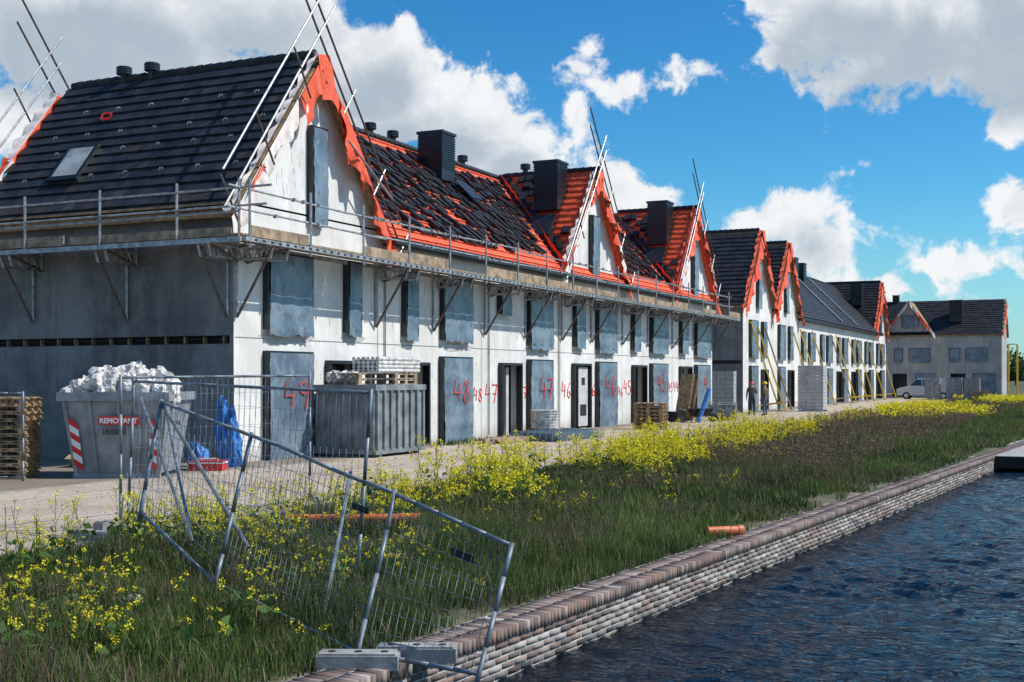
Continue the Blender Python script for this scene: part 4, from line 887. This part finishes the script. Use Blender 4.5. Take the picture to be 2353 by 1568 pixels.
# ------------------------------------------------------------------ sky
AZ,EL=math.radians(68),math.radians(48)
w=bpy.data.worlds.new('World'); scene.world=w; w.use_nodes=True; nt=w.node_tree; nt.nodes.clear(); g=NG(nt)
w.cycles.sampling_method='MANUAL'; w.cycles.sample_map_resolution=256
sky=g.n('ShaderNodeTexSky'); sky.sky_type='NISHITA'; sky.sun_disc=False; sky.sun_elevation=EL; sky.sun_rotation=AZ; sky.altitude=0; sky.air_density=1.0; sky.dust_density=.3; sky.ozone_density=2.5
hs_=g.n('ShaderNodeHueSaturation'); hs_.inputs['Saturation'].default_value=1.35; hs_.inputs['Value'].default_value=1.0; g.set(hs_.inputs['Color'],sky.outputs[0])
blue=g.mix(1.0,hs_.outputs[0],(.62,1.2,1.34),'MULTIPLY')
dirv=g.n('ShaderNodeTexCoord').outputs['Generated']; sx3=g.n('ShaderNodeSeparateXYZ',i_0=dirv)
az=g.math('MULTIPLY',g.math('ARCTAN2',sx3.outputs[0],sx3.outputs[1]),57.2958); el=g.math('MULTIPLY',g.math('ARCSINE',sx3.outputs[2]),57.2958)
big=[(-44,15.4,8.5,3.0),(-37.5,16.2,5.0,2.6),(-39,13.8,5,1.7),(-31.4,13.7,3.0,2.5),(-30.4,12.4,5.5,2.8),(-27.9,12.1,3.4,2.3),(-25.6,10.8,2.7,1.8),(-34.5,12.9,3.2,3.0),(-28.9,10.2,7.0,1.5),
(-6.0,15.6,6.4,3.6),(-9.4,16.4,4.6,3.0),(-4.0,14.0,5,2.5),(-8.4,14.6,3.6,2.2),(-13.7,7.4,3.8,1.3)]
small=[(-47.5,11,2.6,1.6),(-22.2,14.2,1.2,.7),(-19.8,13.2,1.1,.65),(-17.8,13.4,1.4,.6),(-22.3,12.2,.7,1.0),(-11.2,6.0,2.2,1.2),(-19,7.7,2.0,1.0),(-20.7,9.0,1.3,1.2),(-3.1,10.9,1.2,1.0),(-2.7,7.4,1.5,1.3),(-4.8,4.9,2.8,1.0),(-8,3.9,4,.9),(-3.5,2.8,4,1.0),
(60,24,14,6),(120,18,20,7),(-85,22,14,6),(170,25,25,9),(-50,40,12,4)]
nb=g.noise(dirv,8,6,.58,.3); nf=g.noise(dirv,30,5,.62,.3)
pert=g.math('ADD',g.math('MULTIPLY',g.math('SUBTRACT',nb,.5),6.0),g.math('MULTIPLY',g.math('SUBTRACT',nf,.5),3.2))
def dens(elv,bl):
    cv=g.n('ShaderNodeCombineXYZ',i_0=az,i_1=elv).outputs[0]; cur=None
    for a,e_,ra,re in bl:
        sub=g.n('ShaderNodeVectorMath',operation='SUBTRACT',i_0=cv); sub.inputs[1].default_value=(a,e_,0)
        mu=g.n('ShaderNodeVectorMath',operation='MULTIPLY',i_0=sub.outputs[0]); mu.inputs[1].default_value=(1/ra,1/re,0)
        le=g.n('ShaderNodeVectorMath',operation='LENGTH',i_0=mu.outputs[0]); rm=min(re,3.0); d=g.math('MULTIPLY_ADD',le.outputs['Value'],-rm,rm)
        cur=d if cur is None else g.math('SMOOTH_MAX',cur,d,.3)
    return cur
db=dens(el,big); d0=g.math('MAXIMUM',db,dens(el,small)); d1=dens(g.math('ADD',el,1.3),big)
den=g.math('ADD',d0,pert); mask=g.ramp(den,-.05,.6)
shade=g.ramp(g.math('ADD',d1,g.math('MULTIPLY',g.math('SUBTRACT',nb,.5),7.0)),.0,1.9)
ccol=g.mix(shade,(9.3,9.4,9.5),(4.4,5.2,5.9))
ccol=g.mix(g.math('MULTIPLY',g.ramp(nf,.58,.38),.35),ccol,(5.4,6.1,6.8))
haze=g.ramp(el,9,-1); blue2=g.mix(g.math('MULTIPLY',haze,.5),blue,(4.2,6.2,7.6))
fin=g.mix(g.math('MULTIPLY',mask,.97),blue2,ccol)
bg=g.n('ShaderNodeBackground',i_Color=fin); bg.inputs['Strength'].default_value=.1
out=g.n('ShaderNodeOutputWorld',i_0=bg.outputs[0])
sd=bpy.data.lights.new('sun','SUN'); sd.energy=5.0; sd.angle=math.radians(.5); sd.color=(1,.95,.87); so=bpy.data.objects.new('sun',sd); scene.collection.objects.link(so)
Sv=V((math.cos(EL)*math.sin(AZ),math.cos(EL)*math.cos(AZ),math.sin(EL))); so.rotation_euler=Sv.to_track_quat('Z','Y').to_euler(); so.location=(20,0,40)
cd=bpy.data.cameras.new('camera'); cam=bpy.data.objects.new('camera',cd); scene.collection.objects.link(cam)
cam.location=(0,0,2.0); cam.rotation_euler=(math.radians(90),0,TH); cd.lens=42.86; cd.sensor_width=36; cd.shift_y=.0357; cd.clip_end=8000; cd.clip_start=.05
scene.camera=cam
